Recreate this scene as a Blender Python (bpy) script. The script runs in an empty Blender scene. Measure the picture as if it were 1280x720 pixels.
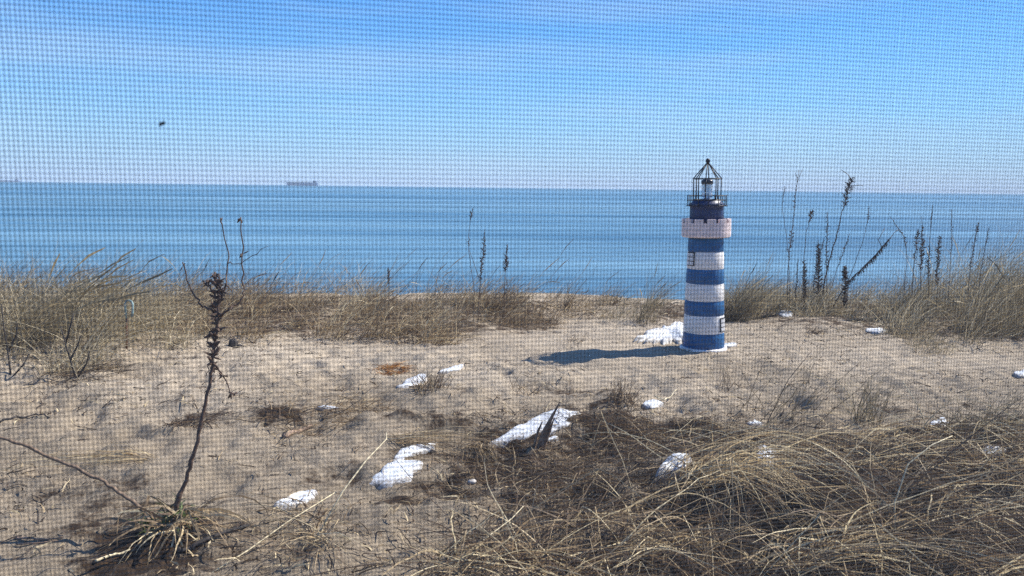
# Dune, garden lighthouse and sea, looked at through the insect screen of a porch.
import bpy, bmesh, math, random
import numpy as np
from mathutils import Vector, Matrix

random.seed(7)
RNG = np.random.default_rng(11)
SC = bpy.context.scene
COL = SC.collection
PI = math.pi

# ------------------------------------------------------------------ camera frame
YAW, PITCH, ROLL, FPX, CAMZ = math.radians(13.2), math.radians(7.15), math.radians(0.71), 1000.0, 1.5
SEA_Z = -3.0
CAM = np.array([0.0, 0.0, CAMZ])
_fw = np.array([math.sin(YAW)*math.cos(PITCH), math.cos(YAW)*math.cos(PITCH), -math.sin(PITCH)])
_r0 = np.array([math.cos(YAW), -math.sin(YAW), 0.0])
_u0 = np.cross(_r0, _fw)
_rt = _r0*math.cos(ROLL) + _u0*math.sin(ROLL)
_up = _u0*math.cos(ROLL) - _r0*math.sin(ROLL)
WIND = -YAW                       # azimuth of «to the right» along the dune

def ray(px, py):
    return _fw + (px-640)/FPX*_rt - (py-360)/FPX*_up

def uv2xy(u, v):
    return u*math.cos(YAW)+v*math.sin(YAW), -u*math.sin(YAW)+v*math.cos(YAW)

def xy2uv(x, y):
    return x*math.cos(YAW)-y*math.sin(YAW), x*math.sin(YAW)+y*math.cos(YAW)

# ------------------------------------------------------------------ noise + terrain
_T = RNG.random((16, 256, 256))
def vn(x, y, s=0):
    x = np.asarray(x, float); y = np.asarray(y, float)
    xi = np.floor(x).astype(int); yi = np.floor(y).astype(int)
    fx = x-xi; fy = y-yi
    fx = fx*fx*fx*(fx*(fx*6-15)+10); fy = fy*fy*fy*(fy*(fy*6-15)+10)
    T = _T[s]
    a = T[xi % 256, yi % 256]; b = T[(xi+1) % 256, yi % 256]
    c = T[xi % 256, (yi+1) % 256]; d = T[(xi+1) % 256, (yi+1) % 256]
    return (a+(b-a)*fx)*(1-fy)+(c+(d-c)*fx)*fy - 0.5

def sstep(a, b, x):
    t = np.clip((x-a)/(b-a), 0, 1)
    return t*t*(3-2*t)

# dents: footprints and scuffs in the sand
_DN = 330
_du = RNG.uniform(-4.5, 6.0, _DN); _dv = RNG.uniform(3.0, 9.2, _DN)
_da = RNG.uniform(0, PI, _DN); _dr = RNG.uniform(0.018, 0.060, _DN); _dd = RNG.uniform(0.006, 0.022, _DN)

def hump(u, v, u0, v0, su, sv, hh):
    return hh*np.exp(-((u-u0)/su)**2-((v-v0)/sv)**2)

def pit(u, v):
    return hump(u, v, 1.12, 3.33, 0.24, 0.17, 0.30)+hump(u, v, 2.35, 3.75, 0.20, 0.15, 0.20)+hump(u, v, 1.55, 2.95, 0.18, 0.12, 0.18)

def height(x, y, dents=False):
    x = np.asarray(x, float); y = np.asarray(y, float)
    u, v = xy2uv(x, y)
    near = 1-sstep(5.5, 8.5, v)
    dune = 1-sstep(10, 14, v)
    crest = 10.8+0.35*vn(u*0.35+7, u*0+3, 4)*2
    z = np.where(v < crest, -0.03*sstep(8, 10.8, v), -0.03-0.27*(v-crest)*sstep(0, 1.2, v-crest))
    z = np.where(z < -2.85, -2.85-(v-(crest+10.4))*0.045, z)
    z = np.maximum(z, -9.0)
    amp = (0.25+0.75*dune)*(1-0.8*np.exp(-((u-1.0)/1.1)**2-((v-7.3)/0.7)**2))
    z = z+amp*(0.10*vn(x*0.45+3, y*0.45+9, 1)+0.06*vn(x*1.3, y*1.3+5, 2))
    dune = dune*(1-0.5*np.exp(-((u-1.0)/1.1)**2-((v-7.3)/0.7)**2))
    z = z+dune*(0.036+0.058*near)*vn(x*3.4+1, y*3.4, 3)
    z = z+dune*(0.018+0.030*near)*vn(x*8.5, y*8.5+2, 5)
    z = z+dune*(0.010+0.013*near)*vn(x*21, y*21+2, 6)
    # hummocks where plants hold the sand
    z = z+hump(u, v, -1.50, 3.45, 0.34, 0.30, 0.10)
    z = z+hump(u, v, 1.55, 3.55, 0.85, 0.60, 0.20)+hump(u, v, 2.75, 4.35, 0.55, 0.5, 0.14)
    z = z+hump(u, v, 0.35, 5.05, 0.55, 0.22, 0.07)+hump(u, v, -1.05, 5.0, 0.5, 0.25, 0.06)
    z = z+hump(u, v, -4.3, 7.2, 1.0, 0.7, 0.10)+hump(u, v, 4.6, 9.2, 1.4, 0.8, 0.08)
    z = z-hump(u, v, -0.2, 4.55, 0.5, 0.25, 0.05)-hump(u, v, 0.28, 4.45, 0.3, 0.2, 0.04)
    z = z-pit(u, v)
    if dents:
        for i in range(_DN):
            m = (np.abs(u-_du[i]) < 0.35) & (np.abs(v-_dv[i]) < 0.35)
            if not m.any(): continue
            c, s = math.cos(_da[i]), math.sin(_da[i])
            p = ((u[m]-_du[i])*c+(v[m]-_dv[i])*s)/(_dr[i]*1.8); q = (-(u[m]-_du[i])*s+(v[m]-_dv[i])*c)/_dr[i]
            r2 = p*p+q*q
            z[m] += _dd[i]*(-np.exp(-r2*1.4)+0.55*np.exp(-(np.sqrt(r2)-1.5)**2*3))
    return z

def h1(x, y):
    return float(height(np.array([x]), np.array([y]))[0])

def at(px, py):
    """the ground point that pixel (1280 x 720 photograph) looks at"""
    d = ray(px, py)
    t = 2.0; step = 0.04; p = CAM
    for _ in range(900):
        q = CAM+d*t
        if q[2] < h1(q[0], q[1]):
            lo, hi = t-step, t
            for _ in range(14):
                m = (lo+hi)/2; q = CAM+d*m
                if q[2] < h1(q[0], q[1]): hi = m
                else: lo = m
            return CAM+d*hi
        t += step
    return CAM+d*t

def depth(p):
    return float(np.dot(np.asarray(p)-CAM, _fw))

def atd(px, py, v, dv=0.0):
    return CAM+ray(px, py)*(v+dv)

# ------------------------------------------------------------------ materials
def new_mat(name):
    m = bpy.data.materials.new(name); m.use_nodes = True
    nt = m.node_tree
    return m, nt, nt.nodes['Principled BSDF']

def N(nt, t, **kw):
    n = nt.nodes.new(t)
    for k, v in kw.items(): setattr(n, k, v)
    return n

def ramp(nt, fac, stops, interp='LINEAR'):
    n = N(nt, 'ShaderNodeValToRGB'); cr = n.color_ramp; cr.interpolation = interp
    while len(cr.elements) < len(stops): cr.elements.new(0.5)
    for e, (p, c) in zip(cr.elements, stops):
        e.position = p; e.color = (*c, 1) if len(c) == 3 else c
    if fac is not None: nt.links.new(fac, n.inputs['Fac'])
    return n

def noise(nt, vec, scale, detail=4, rough=0.55):
    n = N(nt, 'ShaderNodeTexNoise'); n.inputs['Scale'].default_value = scale
    n.inputs['Detail'].default_value = detail; n.inputs['Roughness'].default_value = rough
    if vec is not None: nt.links.new(vec, n.inputs['Vector'])
    return n

def mixc(nt, fac, a, b, mode='MIX'):
    n = N(nt, 'ShaderNodeMix', data_type='RGBA', blend_type=mode)
    for sock, val in ((n.inputs[0], fac), (n.inputs[6], a), (n.inputs[7], b)):
        if isinstance(val, (int, float)): sock.default_value = val
        elif isinstance(val, tuple): sock.default_value = (*val, 1)
        else: nt.links.new(val, sock)
    return n.outputs[2]

def paint(name, c, rough=0.5, var=0.12, scale=25, bump=0.1, metallic=0.0, bscale=60):
    m, nt, b = new_mat(name)
    tc = N(nt, 'ShaderNodeTexCoord')
    nz = noise(nt, tc.outputs['Object'], scale)
    r = ramp(nt, nz.outputs['Fac'], [(0.3, tuple(x*(1-var) for x in c)), (0.7, tuple(min(1, x*(1+var)) for x in c))])
    nt.links.new(r.outputs[0], b.inputs['Base Color'])
    b.inputs['Roughness'].default_value = rough; b.inputs['Metallic'].default_value = metallic
    if bump:
        bz = noise(nt, tc.outputs['Object'], bscale)
        bp = N(nt, 'ShaderNodeBump'); bp.inputs['Strength'].default_value = bump; bp.inputs['Distance'].default_value = 0.01
        nt.links.new(bz.outputs['Fac'], bp.inputs['Height']); nt.links.new(bp.outputs[0], b.inputs['Normal'])
    return m

def mat_sand():
    m, nt, b = new_mat('sand')
    tc = N(nt, 'ShaderNodeTexCoord'); P = tc.outputs['Object']
    big = noise(nt, P, 0.9, 5); fine = noise(nt, P, 38, 6, 0.7); grit = noise(nt, P, 170, 3, 0.6)
    base = ramp(nt, big.outputs['Fac'], [(0.3, (0.36, 0.297, 0.222)), (0.7, (0.49, 0.415, 0.322))])
    g = ramp(nt, fine.outputs['Fac'], [(0.26, (0.36, 0.31, 0.26)), (0.42, (0.82, 0.80, 0.78)), (0.55, (1, 1, 1)), (0.75, (1.15, 1.12, 1.08))])
    c = mixc(nt, 0.75, base.outputs[0], g.outputs[0], 'MULTIPLY')
    gg = ramp(nt, grit.outputs['Fac'], [(0.33, (0.45, 0.42, 0.4)), (0.45, (1, 1, 1))])
    c = mixc(nt, 0.6, c, gg.outputs[0], 'MULTIPLY')
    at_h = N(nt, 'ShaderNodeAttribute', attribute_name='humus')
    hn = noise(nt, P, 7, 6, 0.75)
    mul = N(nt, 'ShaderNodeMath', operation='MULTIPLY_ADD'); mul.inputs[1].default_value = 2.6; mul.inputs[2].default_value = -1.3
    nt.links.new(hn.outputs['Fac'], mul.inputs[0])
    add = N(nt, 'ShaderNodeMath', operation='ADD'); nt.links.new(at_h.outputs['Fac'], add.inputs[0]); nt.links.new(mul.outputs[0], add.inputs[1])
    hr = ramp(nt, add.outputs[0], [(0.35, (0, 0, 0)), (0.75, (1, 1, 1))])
    dirt = ramp(nt, fine.outputs['Fac'], [(0.3, (0.026, 0.017, 0.011)), (0.7, (0.105, 0.068, 0.042))])  # rotted matter, its tones deepened as painted shade in the straw hollows
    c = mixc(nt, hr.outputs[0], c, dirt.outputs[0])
    at_w = N(nt, 'ShaderNodeAttribute', attribute_name='damp')
    c = mixc(nt, at_w.outputs['Fac'], c, mixc(nt, 1.0, c, (0.62, 0.60, 0.57), 'MULTIPLY'))
    nt.links.new(c, b.inputs['Base Color'])
    b.inputs['Roughness'].default_value = 0.95; b.inputs['Specular IOR Level'].default_value = 0.15
    bz = noise(nt, P, 28, 8, 0.72)
    bp = N(nt, 'ShaderNodeBump'); bp.inputs['Strength'].default_value = 0.9; bp.inputs['Distance'].default_value = 0.03
    nt.links.new(bz.outputs['Fac'], bp.inputs['Height']); nt.links.new(bp.outputs[0], b.inputs['Normal'])
    return m

def mat_sea():
    m, nt, b = new_mat('sea_water')
    tc = N(nt, 'ShaderNodeTexCoord')
    mp = N(nt, 'ShaderNodeMapping'); mp.inputs['Rotation'].default_value = (0, 0, YAW)
    nt.links.new(tc.outputs['Object'], mp.inputs['Vector'])
    def sc(sx, sy):
        q = N(nt, 'ShaderNodeMapping'); q.inputs['Scale'].default_value = (sx, sy, 1)
        nt.links.new(mp.outputs[0], q.inputs['Vector']); return q.outputs[0]
    bands = noise(nt, sc(0.006, 0.07), 1.0, 9, 0.70)
    far = noise(nt, sc(0.0006, 0.007), 1.0, 6, 0.62)
    chop = noise(nt, sc(0.5, 1.6), 1.0, 4, 0.6)
    c1 = ramp(nt, bands.outputs['Fac'], [(0.42, (0.032, 0.112, 0.205)), (0.585, (0.155, 0.285, 0.370))])
    c2 = ramp(nt, far.outputs['Fac'], [(0.38, (0.055, 0.15, 0.25)), (0.62, (0.145, 0.262, 0.35))])
    nt.links.new(mixc(nt, 0.4, c1.outputs[0], c2.outputs[0]), b.inputs['Base Color'])
    rr = ramp(nt, bands.outputs['Fac'], [(0.40, (0.5, 0.5, 0.5)), (0.60, (0.32, 0.32, 0.32))])
    nt.links.new(rr.outputs[0], b.inputs['Roughness'])
    b.inputs['IOR'].default_value = 1.33; b.inputs['Specular IOR Level'].default_value = 0.35
    ad = N(nt, 'ShaderNodeMath', operation='MULTIPLY_ADD'); ad.inputs[1].default_value = 4.0
    nt.links.new(bands.outputs['Fac'], ad.inputs[0]); nt.links.new(chop.outputs['Fac'], ad.inputs[2])
    bp = N(nt, 'ShaderNodeBump'); bp.inputs['Strength'].default_value = 0.7; bp.inputs['Distance'].default_value = 0.25
    nt.links.new(ad.outputs[0], bp.inputs['Height']); nt.links.new(bp.outputs[0], b.inputs['Normal'])
    return m

def mat_grass(name, stops, transl=0.35):
    m, nt, b = new_mat(name)
    out = nt.nodes['Material Output']
    a = N(nt, 'ShaderNodeAttribute', attribute_name='tint')
    r = ramp(nt, a.outputs['Fac'], stops)
    nt.links.new(r.outputs[0], b.inputs['Base Color'])
    b.inputs['Roughness'].default_value = 0.6; b.inputs['Specular IOR Level'].default_value = 0.3
    t = N(nt, 'ShaderNodeBsdfTranslucent'); nt.links.new(r.outputs[0], t.inputs['Color'])
    mx = N(nt, 'ShaderNodeMixShader'); mx.inputs[0].default_value = transl
    nt.links.new(b.outputs[0], mx.inputs[1]); nt.links.new(t.outputs[0], mx.inputs[2]); nt.links.new(mx.outputs[0], out.inputs['Surface'])
    return m

def mat_snow():
    m, nt, b = new_mat('old_snow')
    tc = N(nt, 'ShaderNodeTexCoord'); P = tc.outputs['Object']
    nz = noise(nt, P, 22, 6, 0.7); gr = noise(nt, P, 120, 3, 0.6)
    r = ramp(nt, nz.outputs['Fac'], [(0.3, (0.42, 0.46, 0.52)), (0.62, (0.74, 0.755, 0.78))])
    g = ramp(nt, gr.outputs['Fac'], [(0.32, (0.40, 0.34, 0.28)), (0.45, (1, 1, 1))])
    sn = mixc(nt, 0.75, r.outputs[0], g.outputs[0], 'MULTIPLY')
    ar = N(nt, 'ShaderNodeAttribute', attribute_name='rim'); dn = noise(nt, P, 45, 6, 0.75)
    ma = N(nt, 'ShaderNodeMath', operation='MULTIPLY_ADD'); ma.inputs[1].default_value = 1.5; nt.links.new(dn.outputs['Fac'], ma.inputs[0]); nt.links.new(ar.outputs['Fac'], ma.inputs[2])
    mr = N(nt, 'ShaderNodeMapRange'); mr.inputs['From Min'].default_value = 1.52; mr.inputs['From Max'].default_value = 1.85; nt.links.new(ma.outputs[0], mr.inputs['Value'])
    nt.links.new(mixc(nt, mr.outputs[0], sn, (0.24, 0.20, 0.155)), b.inputs['Base Color'])
    b.inputs['Roughness'].default_value = 0.6
    b.inputs['Subsurface Weight'].default_value = 0.15; b.inputs['Subsurface Radius'].default_value = (0.02, 0.025, 0.03)
    bp = N(nt, 'ShaderNodeBump'); bp.inputs['Strength'].default_value = 0.45; bp.inputs['Distance'].default_value = 0.012
    bz = noise(nt, P, 35, 6, 0.65)
    nt.links.new(bz.outputs['Fac'], bp.inputs['Height']); nt.links.new(bp.outputs[0], b.inputs['Normal'])
    return m

STRAW = [(0.0, (0.04, 0.028, 0.020)), (0.25, (0.115, 0.074, 0.046)), (0.55, (0.30, 0.218, 0.13)), (0.8, (0.53, 0.41, 0.245)), (1.0, (0.80, 0.68, 0.44))]
OLIVE = [(0.0, (0.045, 0.034, 0.024)), (0.25, (0.14, 0.107, 0.062)), (0.55, (0.33, 0.268, 0.162)), (0.8, (0.52, 0.43, 0.275)), (1.0, (0.78, 0.68, 0.48))]
M = {
    'sand': mat_sand(), 'sea': mat_sea(), 'snow': mat_snow(),
    'straw': mat_grass('dry_straw', STRAW), 'olive': mat_grass('dune_grass_blades', OLIVE),
    'green': mat_grass('green_leaf', [(0, (0.03, 0.04, 0.015)), (0.5, (0.06, 0.09, 0.025)), (1, (0.12, 0.15, 0.05))], 0.25),
    'orange': mat_grass('rusty_straw', [(0, (0.16, 0.07, 0.02)), (0.5, (0.38, 0.17, 0.045)), (1, (0.52, 0.28, 0.09))]),
    'pod': paint('dark_seed_pods', (0.105, 0.072, 0.055), 0.8, 0.4, 60, 0.3),
    'stem': paint('dry_brown_stem', (0.085, 0.050, 0.033), 0.75, 0.45, 40, 0.4),
    'palestem': paint('grey_brown_stem', (0.17, 0.115, 0.075), 0.75, 0.35, 40, 0.4),
    'reed': paint('pale_reed', (0.60, 0.51, 0.33), 0.6, 0.2, 20, 0.2),
    'wood': paint('weathered_wood', (0.25, 0.17, 0.12), 0.85, 0.5, 30, 0.8),
    'wood_dark': paint('wet_dark_wood', (0.035, 0.028, 0.025), 0.8, 0.4, 30, 0.6),
    'black_metal': paint('black_metal', (0.012, 0.014, 0.022), 0.45, 0.2, 40, 0.05, 0.3),
    'navy': paint('navy_paint', (0.010, 0.028, 0.10), 0.45, 0.25, 18, 0.15),
    'blue': paint('blue_paint', (0.006, 0.088, 0.235), 0.5, 0.22, 14, 0.25),
    'white': paint('white_paint', (0.70, 0.675, 0.655), 0.55, 0.10, 9, 0.25),
    'pinkwhite': paint('pinkish_white_paint', (0.70, 0.58, 0.56), 0.6, 0.10, 14, 0.35),
    'pane': paint('pale_pane', (0.62, 0.62, 0.64), 0.3, 0.05, 10, 0.0),
    'lens': paint('clear_lens', (0.75, 0.8, 0.85), 0.08, 0.05, 30, 0.0),
    'lamp_cap': paint('lamp_cap', (0.03, 0.035, 0.05), 0.35, 0.2, 30, 0.0),
    'teal': paint('pale_teal_paint', (0.20, 0.30, 0.31), 0.45, 0.2, 40, 0.1),
    'rust': paint('rusty_iron', (0.10, 0.045, 0.025), 0.85, 0.5, 60, 0.5),
    'stone': paint('pale_stone', (0.5, 0.46, 0.42), 0.8, 0.15, 40, 0.3),
    'hull': paint('haze_blue_hull', (0.035, 0.085, 0.20), 0.6, 0.15, 0.02, 0.0),  # blue of the hazy distance painted into the hull colour
    'deck': paint('haze_blue_upperworks', (0.10, 0.15, 0.26), 0.6, 0.1, 0.02, 0.0),  # upperworks also carry haze blue in their colour
    'wire': paint('charcoal_screen_wire', (0.028, 0.029, 0.031), 0.6, 0.1, 40, 0.0),
    'alu': paint('white_aluminium', (0.7, 0.7, 0.69), 0.4, 0.05, 20, 0.05),
    'speck': paint('dirt_speck', (0.010, 0.012, 0.015), 0.9, 0.2, 900, 0.0),
}
lens = M['lens'].node_tree.nodes['Principled BSDF']
lens.inputs['Transmission Weight'].default_value = 0.6; lens.inputs['IOR'].default_value = 1.45

# ------------------------------------------------------------------ object helpers
def tag(o, label=None, cat=None, group=None, kind=None):
    if label: o['label'] = label
    if cat: o['category'] = cat
    if group: o['group'] = group
    if kind: o['kind'] = kind
    return o

def empty(name, loc, rz=0):
    o = bpy.data.objects.new(name, None); COL.objects.link(o)
    o.location = tuple(loc); o.rotation_euler = (0, 0, rz); o.empty_display_size = 0.1
    return o

def link(name, me, mats, parent=None, loc=(0, 0, 0)):
    o = bpy.data.objects.new(name, me); COL.objects.link(o)
    for m in (mats if isinstance(mats, (list, tuple)) else [mats]): me.materials.append(m)
    o.location = tuple(loc)
    if parent is not None: o.parent = parent
    return o

def np_mesh(name, verts, quads, smooth=True, attrs=None):
    me = bpy.data.meshes.new(name)
    verts = np.ascontiguousarray(verts, dtype=np.float32); quads = np.ascontiguousarray(quads, dtype=np.int32)
    nv, nf, k = len(verts), len(quads), quads.shape[1]
    me.vertices.add(nv); me.vertices.foreach_set('co', verts.ravel())
    me.loops.add(nf*k); me.loops.foreach_set('vertex_index', quads.ravel())
    me.polygons.add(nf)
    me.polygons.foreach_set('loop_start', np.arange(0, nf*k, k, dtype=np.int32))
    me.polygons.foreach_set('loop_total', np.full(nf, k, dtype=np.int32))
    me.polygons.foreach_set('use_smooth', np.full(nf, smooth, dtype=bool))
    for nm, arr in (attrs or {}).items():
        a = me.attributes.new(nm, 'FLOAT', 'POINT'); a.data.foreach_set('value', np.ascontiguousarray(arr, dtype=np.float32))
    me.update(); me.validate()
    return me

class Geo:
    """collects quads/tris of one part"""
    def __init__(self): self.v = []; self.f = []; self.mi = []
    def add(self, vs, fs, mi=0):
        b = len(self.v); self.v.extend([tuple(map(float, p)) for p in vs]); self.f.extend([tuple(b+i for i in q) for q in fs]); self.mi += [mi]*len(fs)
    def tube(self, pts, rad, n=6, mi=0, caps=True):
        pts = [Vector(tuple(p)) for p in pts]
        if not isinstance(rad, (list, tuple)): rad = [rad]*len(pts)
        vs, fs = [], []
        prev = None
        for i, p in enumerate(pts):
            t = (pts[min(i+1, len(pts)-1)]-pts[max(i-1, 0)]).normalized()
            a = t.orthogonal().normalized() if prev is None else (prev-t*prev.dot(t)).normalized()
            prev = a; b = t.cross(a)
            for k in range(n):
                q = 2*PI*k/n
                vs.append(p+(a*math.cos(q)+b*math.sin(q))*rad[i])
        for i in range(len(pts)-1):
            for k in range(n):
                k2 = (k+1) % n
                fs.append((i*n+k, i*n+k2, (i+1)*n+k2, (i+1)*n+k))
        if caps:
            fs.append(tuple(range(n-1, -1, -1))); fs.append(tuple((len(pts)-1)*n+k for k in range(n)))
        self.add(vs, fs, mi)
    def ring(self, r, z, rt, n=48, m=6, mi=0):
        vs, fs = [], []
        for i in range(n):
            a = 2*PI*i/n
            for k in range(m):
                b = 2*PI*k/m
                rr = r+rt*math.cos(b)
                vs.append((rr*math.cos(a), rr*math.sin(a), z+rt*math.sin(b)))
        for i in range(n):
            for k in range(m):
                i2, k2 = (i+1) % n, (k+1) % m
                fs.append((i*m+k, i2*m+k, i2*m+k2, i*m+k2))
        self.add(vs, fs, mi)
    def lathe(self, prof, n=64, mis=None):
        vs, fs, mi = [], [], []
        for (r, z) in prof:
            for k in range(n):
                a = 2*PI*k/n; vs.append((r*math.cos(a), r*math.sin(a), z))
        b = len(self.v); self.v.extend(vs)
        for i in range(len(prof)-1):
            for k in range(n):
                k2 = (k+1) % n
                self.f.append((b+i*n+k, b+i*n+k2, b+(i+1)*n+k2, b+(i+1)*n+k)); self.mi.append(mis[i] if mis else 0)
        self.f.append(tuple(b+n-1-k for k in range(n))); self.mi.append(mis[0] if mis else 0)
        self.f.append(tuple(b+(len(prof)-1)*n+k for k in range(n))); self.mi.append(mis[-1] if mis else 0)
    def box(self, c, s, R=None, mi=0):
        vs = []
        for dx in (-.5, .5):
            for dy in (-.5, .5):
                for dz in (-.5, .5):
                    p = Vector((dx*s[0], dy*s[1], dz*s[2]))
                    if R is not None: p = R @ p
                    vs.append(Vector(c)+p)
        self.add(vs, [(0, 1, 3, 2), (4, 6, 7, 5), (0, 4, 5, 1), (2, 3, 7, 6), (0, 2, 6, 4), (1, 5, 7, 3)], mi)
    def pod(self, p, d, L, r, mi=0):
        """small spindle shaped pod"""
        p = Vector(tuple(p)); d = Vector(tuple(d)).normalized(); a = d.orthogonal().normalized(); b = d.cross(a)
        vs = [p]
        for (t, k) in ((0.3, 1.0), (0.7, 0.75)):
            for i in range(4):
                q = PI/2*i; vs.append(p+d*L*t+(a*math.cos(q)+b*math.sin(q))*r*k)
        vs.append(p+d*L)
        fs = []
        for i in range(4):
            j = (i+1) % 4
            fs += [(0, 1+j, 1+i), (1+i, 1+j, 5+j, 5+i), (5+i, 5+j, 9)]
        self.add(vs, fs, mi)
    def build(self, name, mats, parent=None, smooth=False, origin=None):
        me = bpy.data.meshes.new(name)
        v = self.v
        if origin is not None: v = [(p[0]-origin[0], p[1]-origin[1], p[2]-origin[2]) for p in v]
        me.from_pydata(v, [], self.f)
        me.polygons.foreach_set('material_index', self.mi)
        me.polygons.foreach_set('use_smooth', [smooth]*len(self.f))
        me.update()
        return link(name, me, mats, parent)

class Blades:
    """curved, tapering grass blades; every blade its own ribbon"""
    def __init__(self): self.rows = []
    def add(self, x, y, az, el0, el1, L, w, tint, daz=0.0, plume=0, z=None, n=1):
        self.rows.append((x, y, -999.0 if z is None else z, az, el0, el1, L, w, tint, daz, plume))
    def tuft(self, x, y, n, rad, L, wind=0.5, el=(55, 88), droop=(10, 70), w=(0.0025, 0.0045), tint=(0.3, 0.9), plume=0.0, az0=None, spread=PI):
        off = random.gauss(0, 0.10)
        for _ in range(n):
            r = rad*math.sqrt(random.random()); q = random.uniform(0, 2*PI)
            bx, by = x+r*math.cos(q), y+r*math.sin(q)
            if random.random() < wind: az = (WIND if az0 is None else az0)+random.gauss(0, 0.5)
            else: az = (0 if az0 is None else az0)+random.uniform(-spread, spread)
            e0 = math.radians(random.uniform(*el)); e1 = e0-math.radians(random.uniform(*droop))
            l = L*random.uniform(0.45, 1.0)
            self.add(bx, by, az, e0, e1, l, random.uniform(*w), min(1, max(0, off+(tint[0]+(tint[1]-tint[0])*random.betavariate(1.2, 1.5)))), random.gauss(0, 0.25), 1 if random.random() < plume else 0)
    def build(self, name, mat, parent=None, origin=(0, 0, 0), S=7, clip=True, lift=0.0, kink=0.0, straight=1.0):
        A = np.array(self.rows, dtype=float); n = len(A)
        x, y, z, az, e0, e1, L, w, tint, daz, pl = A.T
        gz = height(x, y); z = np.where(z < -900, gz-0.01, z)
        p = np.stack([x, y, z], 1); P = [p]
        wob = RNG.normal(0, 0.10*straight, (n, S)); wob2 = RNG.normal(0, 0.07*straight, (n, S))
        kk = RNG.random(n) < kink; kj = RNG.integers(2, max(3, S-1), n); ke = RNG.uniform(-1.5, -0.2, n)*kk; ka = RNG.uniform(-0.9, 0.9, n)*kk
        T = []; liftv = lift*RNG.random(n)
        for i in range(S):
            t = (i+0.5)/S
            on = (i >= kj)
            el = e0+(e1-e0)*t**1.2+wob2[:, i]+ke*on; a = az+daz*t+wob[:, i]+ka*on
            d = np.stack([np.cos(el)*np.cos(a), np.cos(el)*np.sin(a), np.sin(el)], 1)
            p = p+d*(L/S)[:, None]
            if clip:
                g = height(p[:, 0], p[:, 1])+0.006+0.012*((i*7+np.arange(n)) % 5)/5+liftv*math.sin(PI*min(1.0, t*1.3))+(pit(*xy2uv(p[:, 0], p[:, 1])) if lift > 0 else 0)
                p[:, 2] = np.maximum(p[:, 2], g)
            P.append(p); T.append(d)
        T.append(T[-1])
        rnd = RNG.normal(0, 1, (n, 3))
        V = np.zeros((n, S+1, 2, 3))
        for i in range(S+1):
            t = i/S; d = T[i]
            s = rnd-d*np.sum(rnd*d, 1)[:, None]; s /= np.linalg.norm(s, axis=1)[:, None]+1e-9
            k = max(0.12, (1-t)**0.55)*np.ones(n)
            k = np.where(pl > 0.5, np.where(t > 0.68, 2.6*math.sin(PI*min(1, max(0.06, (1.04-t)/0.36)))+0.2, 0.7), k)
            V[:, i, 0] = P[i]-s*(w*k/2)[:, None]; V[:, i, 1] = P[i]+s*(w*k/2)[:, None]
        V = V.reshape(-1, 3)-np.array(origin)[None]
        base = (np.arange(n)*(S+1)*2)[:, None]
        q = []
        for i in range(S):
            b = base+i*2; q.append(np.concatenate([b, b+1, b+3, b+2], 1))
        quads = np.concatenate(q, 0)
        me = np_mesh(name, V, quads, True, {'tint': np.repeat(tint, (S+1)*2)})
        return link(name, me, mat, parent)

# ------------------------------------------------------------------ ground and sea
def axis(segs):
    out = [segs[0][0]]
    for a, b, s in segs:
        n = max(1, int(round((b-a)/s))); out += [a+(b-a)*(i+1)/n for i in range(n)]
    return np.array(out)

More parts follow.
